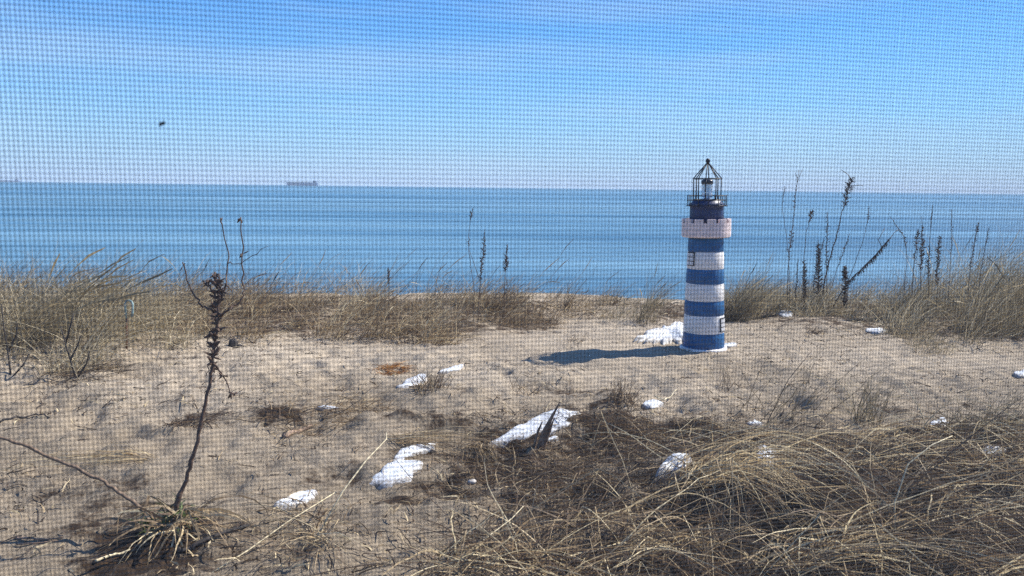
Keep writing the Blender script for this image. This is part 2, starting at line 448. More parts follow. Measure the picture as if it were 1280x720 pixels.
def make_ground():
    xs = axis([(-400, -60, 40), (-60, -15, 3), (-15, -6, 0.25), (-6, 8.5, 0.022), (8.5, 18, 0.25), (18, 60, 3), (60, 400, 40)])
    ys = axis([(-60, -4, 4), (-4, 2.2, 0.2), (2.2, 7.5, 0.018), (7.5, 12, 0.03), (12, 20, 0.25), (20, 60, 1.5), (60, 120, 10)])
    X, Y = np.meshgrid(xs, ys)
    sh = X.shape
    Z = height(X.ravel(), Y.ravel(), True)
    u, v = xy2uv(X.ravel(), Y.ravel())
    # rotted plant matter in the sand, darkened to paint shade under the matted straw
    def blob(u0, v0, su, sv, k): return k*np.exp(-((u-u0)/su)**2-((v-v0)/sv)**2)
    humus_shade = (blob(1.6, 3.5, 1.1, 0.75, 1.0)+blob(0.95, 4.75, 0.75, 0.34, 1.0)+blob(2.3, 4.4, 1.2, 0.35, 0.9)+blob(0.2, 3.95, 0.38, 0.5, 0.85)+blob(-0.05, 4.25, 0.3, 0.2, 0.7)+blob(-0.45, 4.5, 0.35, 0.14, 0.55)+blob(-0.6, 3.7, 0.3, 0.14, 0.45)+blob(0.45, 5.35, 0.25, 0.1, 0.6)+blob(-0.5, 5.9, 0.4, 0.12, 0.45)
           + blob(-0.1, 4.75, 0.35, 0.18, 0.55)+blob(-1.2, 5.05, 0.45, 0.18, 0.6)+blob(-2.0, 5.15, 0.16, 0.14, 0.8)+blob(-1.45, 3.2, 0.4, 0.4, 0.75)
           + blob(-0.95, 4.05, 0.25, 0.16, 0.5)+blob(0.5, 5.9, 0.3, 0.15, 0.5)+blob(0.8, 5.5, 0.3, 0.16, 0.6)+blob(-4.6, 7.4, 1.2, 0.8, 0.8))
    humus_shade += 0.7*sstep(7.9, 8.6, v+0.5*vn(u*0.7, v*0.7, 7))*(1-sstep(10.4, 11, v))*(1-np.exp(-((u-0.95)/0.55)**2))*(1-np.exp(-((u-2.4)/1.3)**2-((v-8.2)/0.9)**2))
    humus_shade += 0.55*np.clip(vn(u*2.6, v*2.6, 8)*2, 0, 1)*(1-sstep(5, 7, v))
    damp = (1-sstep(4.2, 7.0, v+1.6*vn(u*0.9, v*0.9, 9)))*0.8
    ny, nx = sh
    idx = np.arange(ny*nx).reshape(sh)
    q = np.stack([idx[:-1, :-1], idx[:-1, 1:], idx[1:, 1:], idx[1:, :-1]], -1).reshape(-1, 4)
    me = np_mesh('sandy_ground', np.stack([X.ravel(), Y.ravel(), Z], 1), q, True, {'humus': humus_shade, 'damp': damp})
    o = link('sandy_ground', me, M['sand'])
    tag(o, 'pale sandy dune top falling away to the beach', 'ground', kind='structure')

def make_sea():
    xs = [-60000, -8000, -1000, -200, 0, 200, 1000, 8000, 60000]; ys = [16, 60, 200, 800, 3000, 12000, 60000]
    X, Y = np.meshgrid(xs, ys); idx = np.arange(X.size).reshape(X.shape)
    q = np.stack([idx[:-1, :-1], idx[:-1, 1:], idx[1:, 1:], idx[1:, :-1]], -1).reshape(-1, 4)
    me = np_mesh('sea', np.stack([X.ravel(), Y.ravel(), np.full(X.size, SEA_Z)], 1), q, True)
    tag(link('sea', me, M['sea']), 'calm blue sea reaching the horizon', 'sea', kind='structure')

# ------------------------------------------------------------------ lighthouse
def make_lighthouse():
    b = at(879, 434)
    s = depth(b)/FPX/0.0077              # size from the photographed scale at that distance
    t = empty('garden_lighthouse', b)
    t.scale = (s, s, s)
    t.rotation_euler = Matrix.Rotation(math.radians(-1.0), 3, Vector((math.sin(YAW), math.cos(YAW), 0))).to_euler()
    tag(t, 'blue and white striped garden lighthouse with black wire lantern, standing on the sand', 'lighthouse')
    R = lambda z: 0.197-(0.197-0.163)*z/1.063
    edges = [0.0, 0.154, 0.323, 0.462, 0.623, 0.762, 0.924, 1.063]
    prof, mis = [], []
    for i in range(7):
        z0, z1 = edges[i], edges[i+1]
        for (dz, dr) in ((0.002, -0.0035), (0.010, 0.0), (None, 0.0015), (-0.010, 0.0), (-0.002, -0.0035)):
            z = (z0+z1)/2 if dz is None else (z0+dz if dz > 0 else z1+dz)
            prof.append((R(z)+dr, z)); mis.append(0 if i % 2 == 0 else 1)
    g = Geo(); g.lathe(prof, 96, mis); g.build('tower', [M['blue'], M['white']], t, True)
    # thin pale footing
    g = Geo(); n = 96; pr = []
    g.lathe([(0.20, -0.03), (0.222, -0.028), (0.226, 0.004), (0.216, 0.012), (0.198, 0.014)], 96)
    g.build('footing', M['white'], t, True)
    # crenellated parapet
    g = Geo()
    ro, ri = 0.228, 0.196
    def arc(r0, r1, z0, z1, a0, a1, k):
        vs, fs = [], []
        for i in range(k+1):
            a = a0+(a1-a0)*i/k; c, s_ = math.cos(a), math.sin(a)
            vs += [(r0*c, r0*s_, z0), (r1*c, r1*s_, z0), (r1*c, r1*s_, z1), (r0*c, r0*s_, z1)]
        for i in range(k):
            p, q = i*4, i*4+4
            for (e, f) in ((0, 1), (1, 2), (2, 3), (3, 0)): fs.append((p+e, q+e, q+f, p+f))
        fs += [(0, 1, 2, 3), (k*4+3, k*4+2, k*4+1, k*4)]
        g.add(vs, fs)
    g.lathe([(0.160, 1.058), (0.215, 1.062), (0.226, 1.070), (ro, 1.085), (ro, 1.198), (ri, 1.198), (ri, 1.10), (0.150, 1.10)], 96)
    NM = 12
    for i in range(NM):
        a = 2*PI*(i+0.18)/NM; arc(ri, ro, 1.1985, 1.234, a, a+2*PI/NM*0.70, 6)
    o = g.build('parapet', M['pinkwhite'], t, False)
    # drum above the parapet
    g = Geo(); g.lathe([(0.158, 1.09), (0.157, 1.30), (0.155, 1.345), (0.160, 1.350), (0.165, 1.358), (0.165, 1.372), (0.158, 1.378), (0.14, 1.384), (0.13, 1.41), (0.126, 1.412)], 80)
    g.build('drum', M['navy'], t, True)
    # gallery rail
    g = Geo(); rr = 0.180
    for z, rt in ((1.358, 0.0035), (1.408, 0.0035), (1.448, 0.0042)): g.ring(rr, z, rt)
    for i in range(12):
        a = 2*PI*(i+0.3)/12; c, s_ = math.cos(a), math.sin(a)
        g.tube([(rr*c, rr*s_, 1.352), (rr*c, rr*s_, 1.455)], 0.004)
        g.tube([(0.158*c, 0.158*s_, 1.364), (rr*c, rr*s_, 1.357)], 0.0035)
        g.tube([(rr*c, rr*s_, 1.356), ((rr+0.014)*c, (rr+0.014)*s_, 1.352)], 0.0035)
    g.build('gallery_rail', M['black_metal'], t, True)
    # lantern cage
    g = Geo(); rc = 0.126
    g.ring(rc, 1.412, 0.006); g.ring(rc+0.004, 1.606, 0.0065)
    for i in range(8):
        a = 2*PI*(i+0.28)/8; c, s_ = math.cos(a), math.sin(a)
        g.tube([(rc*c, rc*s_, 1.405), (rc*c, rc*s_, 1.606)], 0.0052)
        g.tube([((rc+0.010)*c, (rc+0.010)*s_, 1.602), (0.012*c, 0.012*s_, 1.748)], 0.0048)
    g.build('lantern_cage', M['black_metal'], t, True)
    g = Geo(); g.lathe([(0.008, 1.735), (0.016, 1.742), (0.013, 1.752), (0.019, 1.762), (0.0215, 1.772), (0.018, 1.785), (0.010, 1.793), (0.004, 1.796)], 20)
    g.build('finial', M['black_metal'], t, True)
    lamp = Geo(); lamp.lathe([(0.05, 1.404), (0.05, 1.42), (0.03, 1.425), (0.048, 1.44), (0.05, 1.46), (0.042, 1.475), (0.051, 1.49), (0.05, 1.51), (0.042, 1.525), (0.05, 1.54), (0.046, 1.556)], 32)
    lo = lamp.build('lamp', M['lens'], t, True)
    g = Geo(); g.lathe([(0.050, 1.557), (0.056, 1.560), (0.056, 1.590), (0.035, 1.600)], 32); g.build('lamp_cap', M['lamp_cap'], lo, True)
    # windows: curved plates standing a little proud of the tower
    def window(ang, z0, z1, da):
        g = Geo()
        def plate(a0, a1, y0, y1, off, th, mi):
            vs, fs = [], []; k = 3
            for i in range(k+1):
                a = a0+(a1-a0)*i/k; c, s_ = math.cos(a), math.sin(a)
                for (zz, oo) in ((y0, off-th), (y0, off), (y1, off), (y1, off-th)):
                    r = R(zz)+oo; vs.append((r*c, r*s_, zz))
            for i in range(k):
                p, q = i*4, i*4+4
                for (e, f) in ((0, 1), (1, 2), (2, 3), (3, 0)): fs.append((p+e, q+e, q+f, p+f))
            fs += [(0, 1, 2, 3), (k*4+3, k*4+2, k*4+1, k*4)]
            g.add(vs, fs, mi)
        plate(ang-da, ang+da, z0, z1, 0.006, 0.012, 0)
        hz = (z1-z0)
        for cx in (0, 1):
            for cz in range(3):
                a0 = ang-da+da*2*(0.09+0.44*cx); a1 = a0+da*2*0.37
                y0 = z0+hz*(0.06+0.305*cz); plate(a0, a1, y0, y0+hz*0.25, 0.0095, 0.006, 1)
        g.build('window', [M['black_metal'], M['pane']], t, False)
    # bearing of the viewer seen from the tower
    view = math.atan2(CAM[1]-b[1], CAM[0]-b[0])
    window(view-math.radians(52), 0.795, 0.925, 0.30)
    window(view+math.radians(66), 0.172, 0.305, 0.26)
    return b

# ------------------------------------------------------------------ snow
def snow_patch(poly, label, thick=0.03, rough=0.12, bumpy=0.55):
    P = [at(*p) for p in poly]; thick *= 0.5
    # resample the outline, wobble it
    pts = []
    for i in range(len(P)):
        a, b = P[i], P[(i+1) % len(P)]
        L = np.linalg.norm(b-a); n = max(2, int(L/0.018))
        for k in range(n): pts.append(a+(b-a)*k/n)
    pts = np.array(pts)[:, :2]; c = pts.mean(0)
    n = len(pts)
    # smooth the outline a little
    for _ in range(2): pts = 0.5*pts+0.25*np.roll(pts, 1, 0)+0.25*np.roll(pts, -1, 0)
    size = math.sqrt(((pts-c)**2).sum(1).mean())
    wob = 1+rough*2*vn(pts[:, 0]*9, pts[:, 1]*9, 10)*min(1, 0.12/size+0.4)+rough*vn(pts[:, 0]*30, pts[:, 1]*30, 12)*1.3
    pts = c+(pts-c)*wob[:, None]
    rings = [(1.06, -0.012), (1.0, 0.1), (0.95, 0.45), (0.88, 0.66), (0.75, 0.82), (0.6, 0.92), (0.42, 0.98), (0.22, 1.0)]
    V = []
    for (k, hgt) in rings:
        q = c+(pts-c)*k
        hz = sum(height(q[:, 0]+0.07*math.cos(a*PI/4), q[:, 1]+0.07*math.sin(a*PI/4)) for a in range(8))/8
        lump = 1+bumpy*(1.4*vn(q[:, 0]*11, q[:, 1]*11, 11)+0.5*vn(q[:, 0]*26, q[:, 1]*26, 12))
        V.append(np.stack([q[:, 0], q[:, 1], hz+(thick*hgt*lump+0.007*(hgt > 0.3)+0.010*vn(q[:, 0]*14, q[:, 1]*14, 14) if hgt > 0 else -0.035)], 1))
    V.append(np.array([[c[0], c[1], h1(*c)+thick+0.007]]))
    V = np.concatenate(V)
    o0 = np.array([c[0], c[1], h1(*c)])
    f = []
    for r in range(len(rings)-1):
        for k in range(n):
            k2 = (k+1) % n; f.append((r*n+k, r*n+k2, (r+1)*n+k2, (r+1)*n+k))
    e = (len(rings)-1)*n
    for k in range(n): f.append((e+k, e+(k+1) % n, len(V)-1))
    me = bpy.data.meshes.new('snow_patch'); me.from_pydata([tuple(p) for p in V-o0], [], f)
    me.polygons.foreach_set('use_smooth', [True]*len(f)); me.update()
    rim = np.concatenate([np.full(n, k) for k, _ in rings]+[np.zeros(1)])
    at_r = me.attributes.new('rim', 'FLOAT', 'POINT'); at_r.data.foreach_set('value', rim.astype(np.float32))
    bm = bmesh.new(); bm.from_mesh(me); bmesh.ops.recalc_face_normals(bm, faces=bm.faces); bm.to_mesh(me); bm.free()
    o = link('snow_patch', me, M['snow'], None, o0)
    tag(o, label, 'snow', 'melting snow patches on the sand')

def make_snow():
    E = lambda cx, cy, rx, ry: [(cx+rx*math.cos(a*PI/5), cy+ry*math.sin(a*PI/5)) for a in range(10)]
    snow_patch([(793, 431), (797, 423), (815, 417), (832, 411), (846, 406), (856, 409), (860, 428), (835, 430), (815, 432)], 'lumpy white snow heap just behind the base of the striped lighthouse', 0.085, 0.3, 1.0)
    snow_patch([(609, 557), (630, 546), (650, 533), (672, 521), (702, 511), (723, 517), (712, 532), (690, 545), (660, 550), (632, 557)], 'largest long white snow patch, the one crossed by the broken wooden stakes', 0.035)
    snow_patch(E(687, 551.5, 12, 3), 'tiny snow sliver at the foot of the broken wooden stakes', 0.018)
    snow_patch([(456, 607), (470, 594), (482, 583), (500, 578), (530, 581), (512, 600), (490, 607)], 'wedge of snow under the kink of the tall bent reed', 0.035)
    snow_patch([(490, 577), (500, 565), (518, 558), (545, 554), (542, 562), (515, 570), (503, 576)], 'thin crooked snow strip under the golden straw bundle', 0.022)
    snow_patch([(338, 636), (358, 626), (380, 617), (399, 616), (388, 630), (362, 638)], 'small flat snow patch nearest the brown weed, alone on grey sand', 0.025)
    snow_patch([(492, 486), (505, 477), (525, 469), (534, 472), (528, 480), (508, 486)], 'snow streak on the left side of the stubbly grass tuft', 0.022)
    snow_patch([(545, 468), (556, 461), (580, 456), (577, 462), (560, 467)], 'snow streak on the right side of the stubbly grass tuft', 0.02)
    snow_patch([(802, 510), (806, 504), (820, 502), (832, 503), (831, 509), (816, 512)], 'small bright snow patch beside the short brown tuft in front of the lighthouse', 0.03)
    snow_patch([(818, 607), (824, 593), (836, 583), (858, 580), (866, 584), (856, 596), (836, 604)], 'rounded snow lump at the left edge of the matted straw', 0.13)
    snow_patch(E(943, 530, 11, 3), 'small snow patch on the upper edge of the matted straw, below the long thin stems', 0.025)
    snow_patch(E(1174, 530, 12, 3.5), 'small snow patch on sand beside the right straw hummock', 0.03)
    snow_patch(E(1094, 414, 15, 3.5), 'snow patch in front of the dune grass on the right', 0.03)
    snow_patch(E(1278, 468, 13, 5), 'snow patch cut by the right edge of the photo', 0.03)
    snow_patch(E(410, 511, 15, 3), 'faint snow strip in the dark twig tangle', 0.018)
    snow_patch([(938, 586), (944, 570), (962, 565), (972, 572), (962, 584)], 'dull snow patch half buried under the matted straw', 0.16)
    snow_patch(E(1240, 566, 18, 7), 'bluish snow patch in the shade of the right straw hummock', 0.03)
    snow_patch(E(982, 393, 9, 4), 'far snow bit below the tall dark seed stalks', 0.03)
    snow_patch(E(912, 432, 10, 2.5), 'snow sliver touching the right side of the lighthouse footing', 0.02)

# ------------------------------------------------------------------ plants
def seed_stalk(path, label, clusters, r=0.0045, cat='dried plant', group='dried seed stalks on the dune', v=None, side=(), pale=False, hang=False, podn=70, podL=0.022):
    """path: pixels from the foot up; clusters: (t0, t1, width) stretches of the stem that carry pods"""
    b = at(*path[0]); V = depth(b) if v is None else v
    if v is not None: b = atd(path[0][0], path[0][1], v)
    o0 = np.array([b[0], b[1], h1(b[0], b[1])-0.01])
    pts = [b]+[atd(p[0], p[1], V, random.uniform(-0.05, 0.05)) for p in path[1:]]
    if b[2] > o0[2]+0.02: pts = [o0]+pts
    # resample
    dense = []
    for i in range(len(pts)-1):
        for k in range(5): dense.append(pts[i]+(pts[i+1]-pts[i])*k/5+RNG.normal(0, 0.0025, 3))
    dense.append(pts[-1]); D = np.array(dense)
    t = empty('seed_stalk', o0); tag(t, label, cat, group)
    g = Geo(); n = len(D)
    r = r*1.35
    g.tube(D, [r*(1-0.62*i/n) for i in range(n)], 5)
    for sp in side:
        q = [D[int(sp[0]*(n-1))]]+[atd(p[0], p[1], V, random.uniform(-0.05, 0.05)) for p in sp[1]]
        g.tube(q, [r*0.6*(1-0.6*i/len(q)) for i in range(len(q))], 4)
    g.build('stem', M['palestem'] if pale else M['stem'], t, True, o0)
    for (t0, t1, wd) in clusters:
        g = Geo(); wd *= 1.15; m = int(podn*0.75*(t1-t0)/0.3)+8
        for k in range(m):
            s = (t0+(t1-t0)*(k+random.random())/m)*(n-1); i = min(int(s), n-2); p = D[i]+(D[i+1]-D[i])*(s-i)
            ta = Vector(tuple(D[i+1]-D[i])).normalized()
            q = random.uniform(0, 2*PI); a = ta.orthogonal().normalized(); bb = ta.cross(a)
            out = a*math.cos(q)+bb*math.sin(q)
            d = (out*1.0+ta*random.uniform(0.1, 0.9) if not hang else out*0.6+Vector((0, 0, -0.9))).normalized()
            taper = math.sin(PI*min(0.98, max(0.12, (k+0.5)/m*0.85+0.12)))
            L = wd*random.uniform(0.5, 1.5)*(0.35+0.65*taper)
            g.pod(p, d, L, random.uniform(0.003, 0.0055))
            if L > podL:
                for _ in range(2):
                    e = Vector(tuple(p))+d*L*random.uniform(0.4, 0.9)
                    g.pod(e, d+Vector((random.uniform(-.8, .8), random.uniform(-.8, .8), random.uniform(-.4, .8))), podL*random.uniform(0.4, 1.0), 0.0042)
        g.build('seed_head', M['pod'], t, False, o0)
    return t

def make_stalks():
    S = seed_stalk
    S([(984, 378), (985, 340), (988, 305), (992, 270), (995, 240), (998, 212)], 'tallest straight seed stalk right of the lighthouse, thick pods halfway up', [(0.40, 0.62, 0.035), (0.62, 0.95, 0.016)], side=[(0.93, [(1003, 211)]), (0.95, [(994, 216)])], v=9.75)
    S([(987, 377), (986, 320), (983, 295), (978, 262), (979, 246), (981, 233)], 'thin bare stalk curving beside the tallest straight seed stalk', [(0.75, 1.0, 0.010)], r=0.003, v=9.75)
    S([(1026, 380), (1033, 340), (1044, 300), (1053, 265), (1060, 238), (1066, 222)], 'tall leaning seed stalk with a dense dark head and side spikes at its top', [(0.70, 1.0, 0.050), (0.10, 0.70, 0.016)], r=0.006, side=[(0.97, [(1060, 218), (1051, 212)]), (0.93, [(1072, 232), (1080, 232)])], podn=130, v=9.75)
    S([(1004, 378), (1005, 320), (1008, 290), (1013, 272), (1016, 262)], 'short seed stalk with a small feathery head between the two tallest stalks', [(0.72, 1.0, 0.026)], r=0.0035, v=9.75)
    S([(1034, 380), (1033, 330), (1034, 290), (1034, 265)], 'straight slim seed stalk just left of the leaning one with the dense head', [(0.45, 1.0, 0.020)], r=0.0035, v=9.75)
    S([(1024, 380), (1023, 340), (1023, 300)], 'stubby bushy dark stalk covered in pods to the ground', [(0.15, 0.95, 0.048)], r=0.006, podn=160, v=9.75)
    S([(1006, 380), (1006, 350), (1005, 322)], 'short dark brush-like stalk under the small feathery head', [(0.2, 0.95, 0.036)], r=0.005, podn=110, v=9.75)
    S([(1060, 352), (1070, 325), (1080, 298), (1085, 275), (1086, 258)], 'bare bowed stalk between the dense head and the drooping pods', [(0.75, 1.0, 0.013)], r=0.0035, v=9.75)
    S([(1042, 382), (1058, 355), (1078, 335), (1096, 317), (1112, 298), (1122, 287)], 'strongly tilted stalk with a fringe of drooping pods', [(0.35, 0.85, 0.045)], r=0.006, hang=True, podn=120, side=[(0.75, [(1098, 300), (1106, 285)])], v=9.75)
    S([(1036, 370), (1045, 340), (1055, 312), (1062, 293)], 'short slanting twig in the midst of the tall seed stalks', [(0.5, 1.0, 0.014)], r=0.003, v=9.75)
    S([(1057, 378), (1057, 350), (1056, 333)], 'squat dark seed stub beside the tilted stalk', [(0.2, 1.0, 0.042)], r=0.007, podn=140, v=9.75)
    S([(1130, 372), (1134, 320), (1130, 296), (1112, 270)], 'hook tipped stalk rising out of the grass beyond the drooping pods', [(0.6, 0.95, 0.016)], r=0.0035, v=9.35)
    S([(1151, 372), (1151, 330), (1153, 300), (1152, 270)], 'dark plumed stalk, first of the cluster in the right hand grass', [(0.45, 0.9, 0.030)], r=0.004, podn=110, v=9.35)
    S([(1160, 372), (1161, 330), (1163, 285), (1166, 256)], 'long thin plumed stalk topping the cluster in the right hand grass', [(0.40, 0.62, 0.030), (0.75, 1, 0.010)], r=0.0035, podn=110, v=9.35)
    S([(1171, 372), (1172, 330), (1175, 295)], 'short dark plumed stalk closing the cluster in the right hand grass', [(0.45, 1.0, 0.030)], r=0.004, podn=110, v=9.35)
    S([(1210, 372), (1213, 330), (1221, 290), (1223, 278)], 'slender stalk with small pods above the densest right hand grass', [(0.4, 1.0, 0.018)], r=0.0035, v=9.35)
    S([(598, 402), (599, 370), (601, 340), (604, 315), (606, 287)], 'dark spiky seed stalk against the water in the middle', [(0.42, 0.97, 0.026)], r=0.0045, podn=90, side=[(0.42, [(590, 322), (586, 312)])])
    S([(592, 402), (593, 365), (586, 315), (586, 290), (588, 275), (591, 260)], 'wispy bent stalk with a small head above the spiky one', [(0.80, 0.98, 0.018), (0.45, 0.55, 0.016)], r=0.003)
    S([(631, 405), (630, 370), (632, 335), (634, 305)], 'single stalk with a teardrop dark head against the water', [(0.62, 0.85, 0.030), (0.85, 1, 0.012)], r=0.0035, podn=130, side=[(0.35, [(638, 352), (641, 346)])])
    S([(1222, 380), (1226, 340), (1232, 305), (1236, 285)], 'thin plain stalk among the last right hand grass plumes', [(0.5, 1.0, 0.014)], r=0.003, v=9.3)
    S([(1140, 380), (1142, 330), (1146, 300), (1148, 287)], 'low hairy stalk left of the dark plumed cluster', [(0.45, 1.0, 0.022)], r=0.0035, v=9.3)
    S([(1186, 380), (1187, 330), (1190, 300), (1189, 262)], 'thin faint stalk right of the dark plumed cluster', [(0.6, 1.0, 0.012)], r=0.003, v=9.3)
    S([(1014, 380), (1018, 350), (1024, 320), (1030, 300)], 'short slanted pod stalk between the bushy stalk and the slim one', [(0.4, 1.0, 0.022)], r=0.0035, v=9.75)
    S([(994, 380), (996, 350), (998, 325)], 'low twig with sparse pods at the foot of the tallest straight stalk', [(0.3, 1.0, 0.016)], r=0.003, v=9.75)
    S([(486, 400), (486, 360), (485, 335)], 'small dark tuft headed stalk above the middle grass', [(0.6, 1.0, 0.018)], r=0.003)

def dead_shrub(label, base, branches, r=0.006, vv=None):
    b = at(*base); V = depth(b)
    t = empty('dead_shrub', b); tag(t, label, 'dead shrub')
    for br in branches:
        g = Geo(); q = [atd(p[0], p[1], V, random.uniform(-0.06, 0.06)) for p in br]
        if br[0] == base: q[0] = b-np.array([0, 0, 0.02])
        g.tube(q, [r*(1-0.7*i/len(q)) for i in range(len(q))], 5); g.build('branch', M['wood_dark'], t, True, b)

def make_weed():
    base = (213, 652); b = at(*base); V = depth(b)
    o0 = np.array([b[0], b[1], b[2]])
    t = empty('dead_weed', o0)
    tag(t, 'tall brown dead weed with a twiggy top, rising from a leafy clump near the viewer', 'dead weed')
    def path(pix, jit=0.0):
        P = [atd(p[0], p[1], V, random.uniform(-jit, jit)) for p in pix]; out = []
        for i in range(len(P)-1):
            for k in range(5): out.append(P[i]+(P[i+1]-P[i])*k/5+RNG.normal(0, 0.0034, 3))
        out.append(P[-1]); return np.array(out)
    main = path([(211, 662), (220, 636), (230, 606), (242, 570), (253, 522), (263, 472), (268, 440), (271, 405), (273, 370), (269, 340)])
    main[0][2] = h1(main[0][0], main[0][1])-0.03
    g = Geo(); n = len(main)
    rad = [0.0100*(1-0.55*i/n)*(1+0.28*(random.random() < 0.25)) for i in range(n)]
    g.tube(main, rad, 7); g.build('stem', M['stem'], t, True, o0)
    side = path([(192, 657), (180, 640), (160, 622), (130, 603), (95, 585), (55, 568), (10, 549), (-40, 528)], 0.0)
    side[0][2] = h1(side[0][0], side[0][1])-0.03
    g = Geo(); n = len(side); g.tube(side, [0.0088*(1-0.35*i/n)*(1+0.22*(random.random() < 0.2)) for i in range(n)], 7)
    g.build('stem', M['palestem'], t, True, o0)
    for pix, r in (([(276, 397), (263, 388), (250, 379), (238, 360), (228, 328)], 0.006), ([(274, 396), (284, 388), (296, 381), (305, 362), (303, 310), (301, 271)], 0.0050),
                   ([(273, 380), (278, 368), (284, 350), (285, 316), (275, 272)], 0.0046), ([(272, 372), (262, 360), (258, 352)], 0.005), ([(273, 368), (281, 356), (290, 364)], 0.004),
                   ([(267, 452), (275, 464), (281, 472), (289, 498)], 0.0045), ([(264, 450), (258, 470)], 0.003), ([(271, 410), (262, 416), (259, 428)], 0.004), ([(285, 330), (300, 330), (335, 308)], 0.0022)):
        q = path(pix, 0.03); g = Geo(); n = len(q); g.tube(q, [r*(1-0.55*i/n) for i in range(n)], 5); g.build('branch', M['stem'], t, True, o0)
    g = Geo()
    for k in range(120):
        q = (0.60+0.37*(k+random.random())/120)*(len(main)-1); i = int(q); p = main[i]+(main[min(i+1, len(main)-1)]-main[i])*(q-i)+RNG.normal(0, 0.003, 3)
        d = Vector((random.uniform(-1, 1), random.uniform(-1, 1), random.uniform(-0.6, 1)))
        g.pod(p, d, random.uniform(0.02, 0.055), random.uniform(0.004, 0.009))
    g.build('seed_pods', M['stem'], t, False, o0)
    for (px, py, k, sp) in ((290, 492, 10, 0.008), (279, 470, 5, 0.005), (303, 318, 4, 0.002), (301, 274, 3, 0.002), (275, 275, 3, 0.002), (269, 344, 8, 0.004), (258, 354, 10, 0.005), (228, 332, 3, 0.002)):
        g = Geo()
        for _ in range(k):
            p = atd(px, py, V)+RNG.normal(0, sp, 3)
            g.pod(p, Vector((random.uniform(-1, 1), random.uniform(-1, 1), random.uniform(-1, 0.6))), random.uniform(0.014, 0.03), random.uniform(0.003, 0.006))
        g.build('seed_pods', M['stem'], t, False, o0)
    # leaf clump at the foot
    x, y = b[0], b[1]
    B = Blades()
    B.tuft(x, y, 42, 0.10, 0.17, 0.1, (20, 75), (20, 80), (0.010, 0.018), (0.0, 1.0))
    B.build('green_leaf', M['green'], t, o0)
    B = Blades()
    B.tuft(x+0.02, y-0.03, 75, 0.09, 0.44, 0.0, (5, 62), (40, 150), (0.004, 0.019), (0.1, 1.0), az0=-PI/2-YAW, spread=1.9)
    B.build('dead_leaf', M['straw'], t, o0, kink=0.45)

def tuft_thing(px, py, label, n, rad, L, mat='straw', name='grass_tuft', cat='grass tuft', group='tufts of dry grass on the sand', dx=0, **kw):
    b = at(px, py); B = Blades(); o0 = np.array([b[0], b[1], b[2]])
    B.tuft(b[0], b[1], n, rad, L, **kw)
    o = B.build(name, M[mat], None, o0); o.location = tuple(o0)
    tag(o, label, cat, group)
    return o

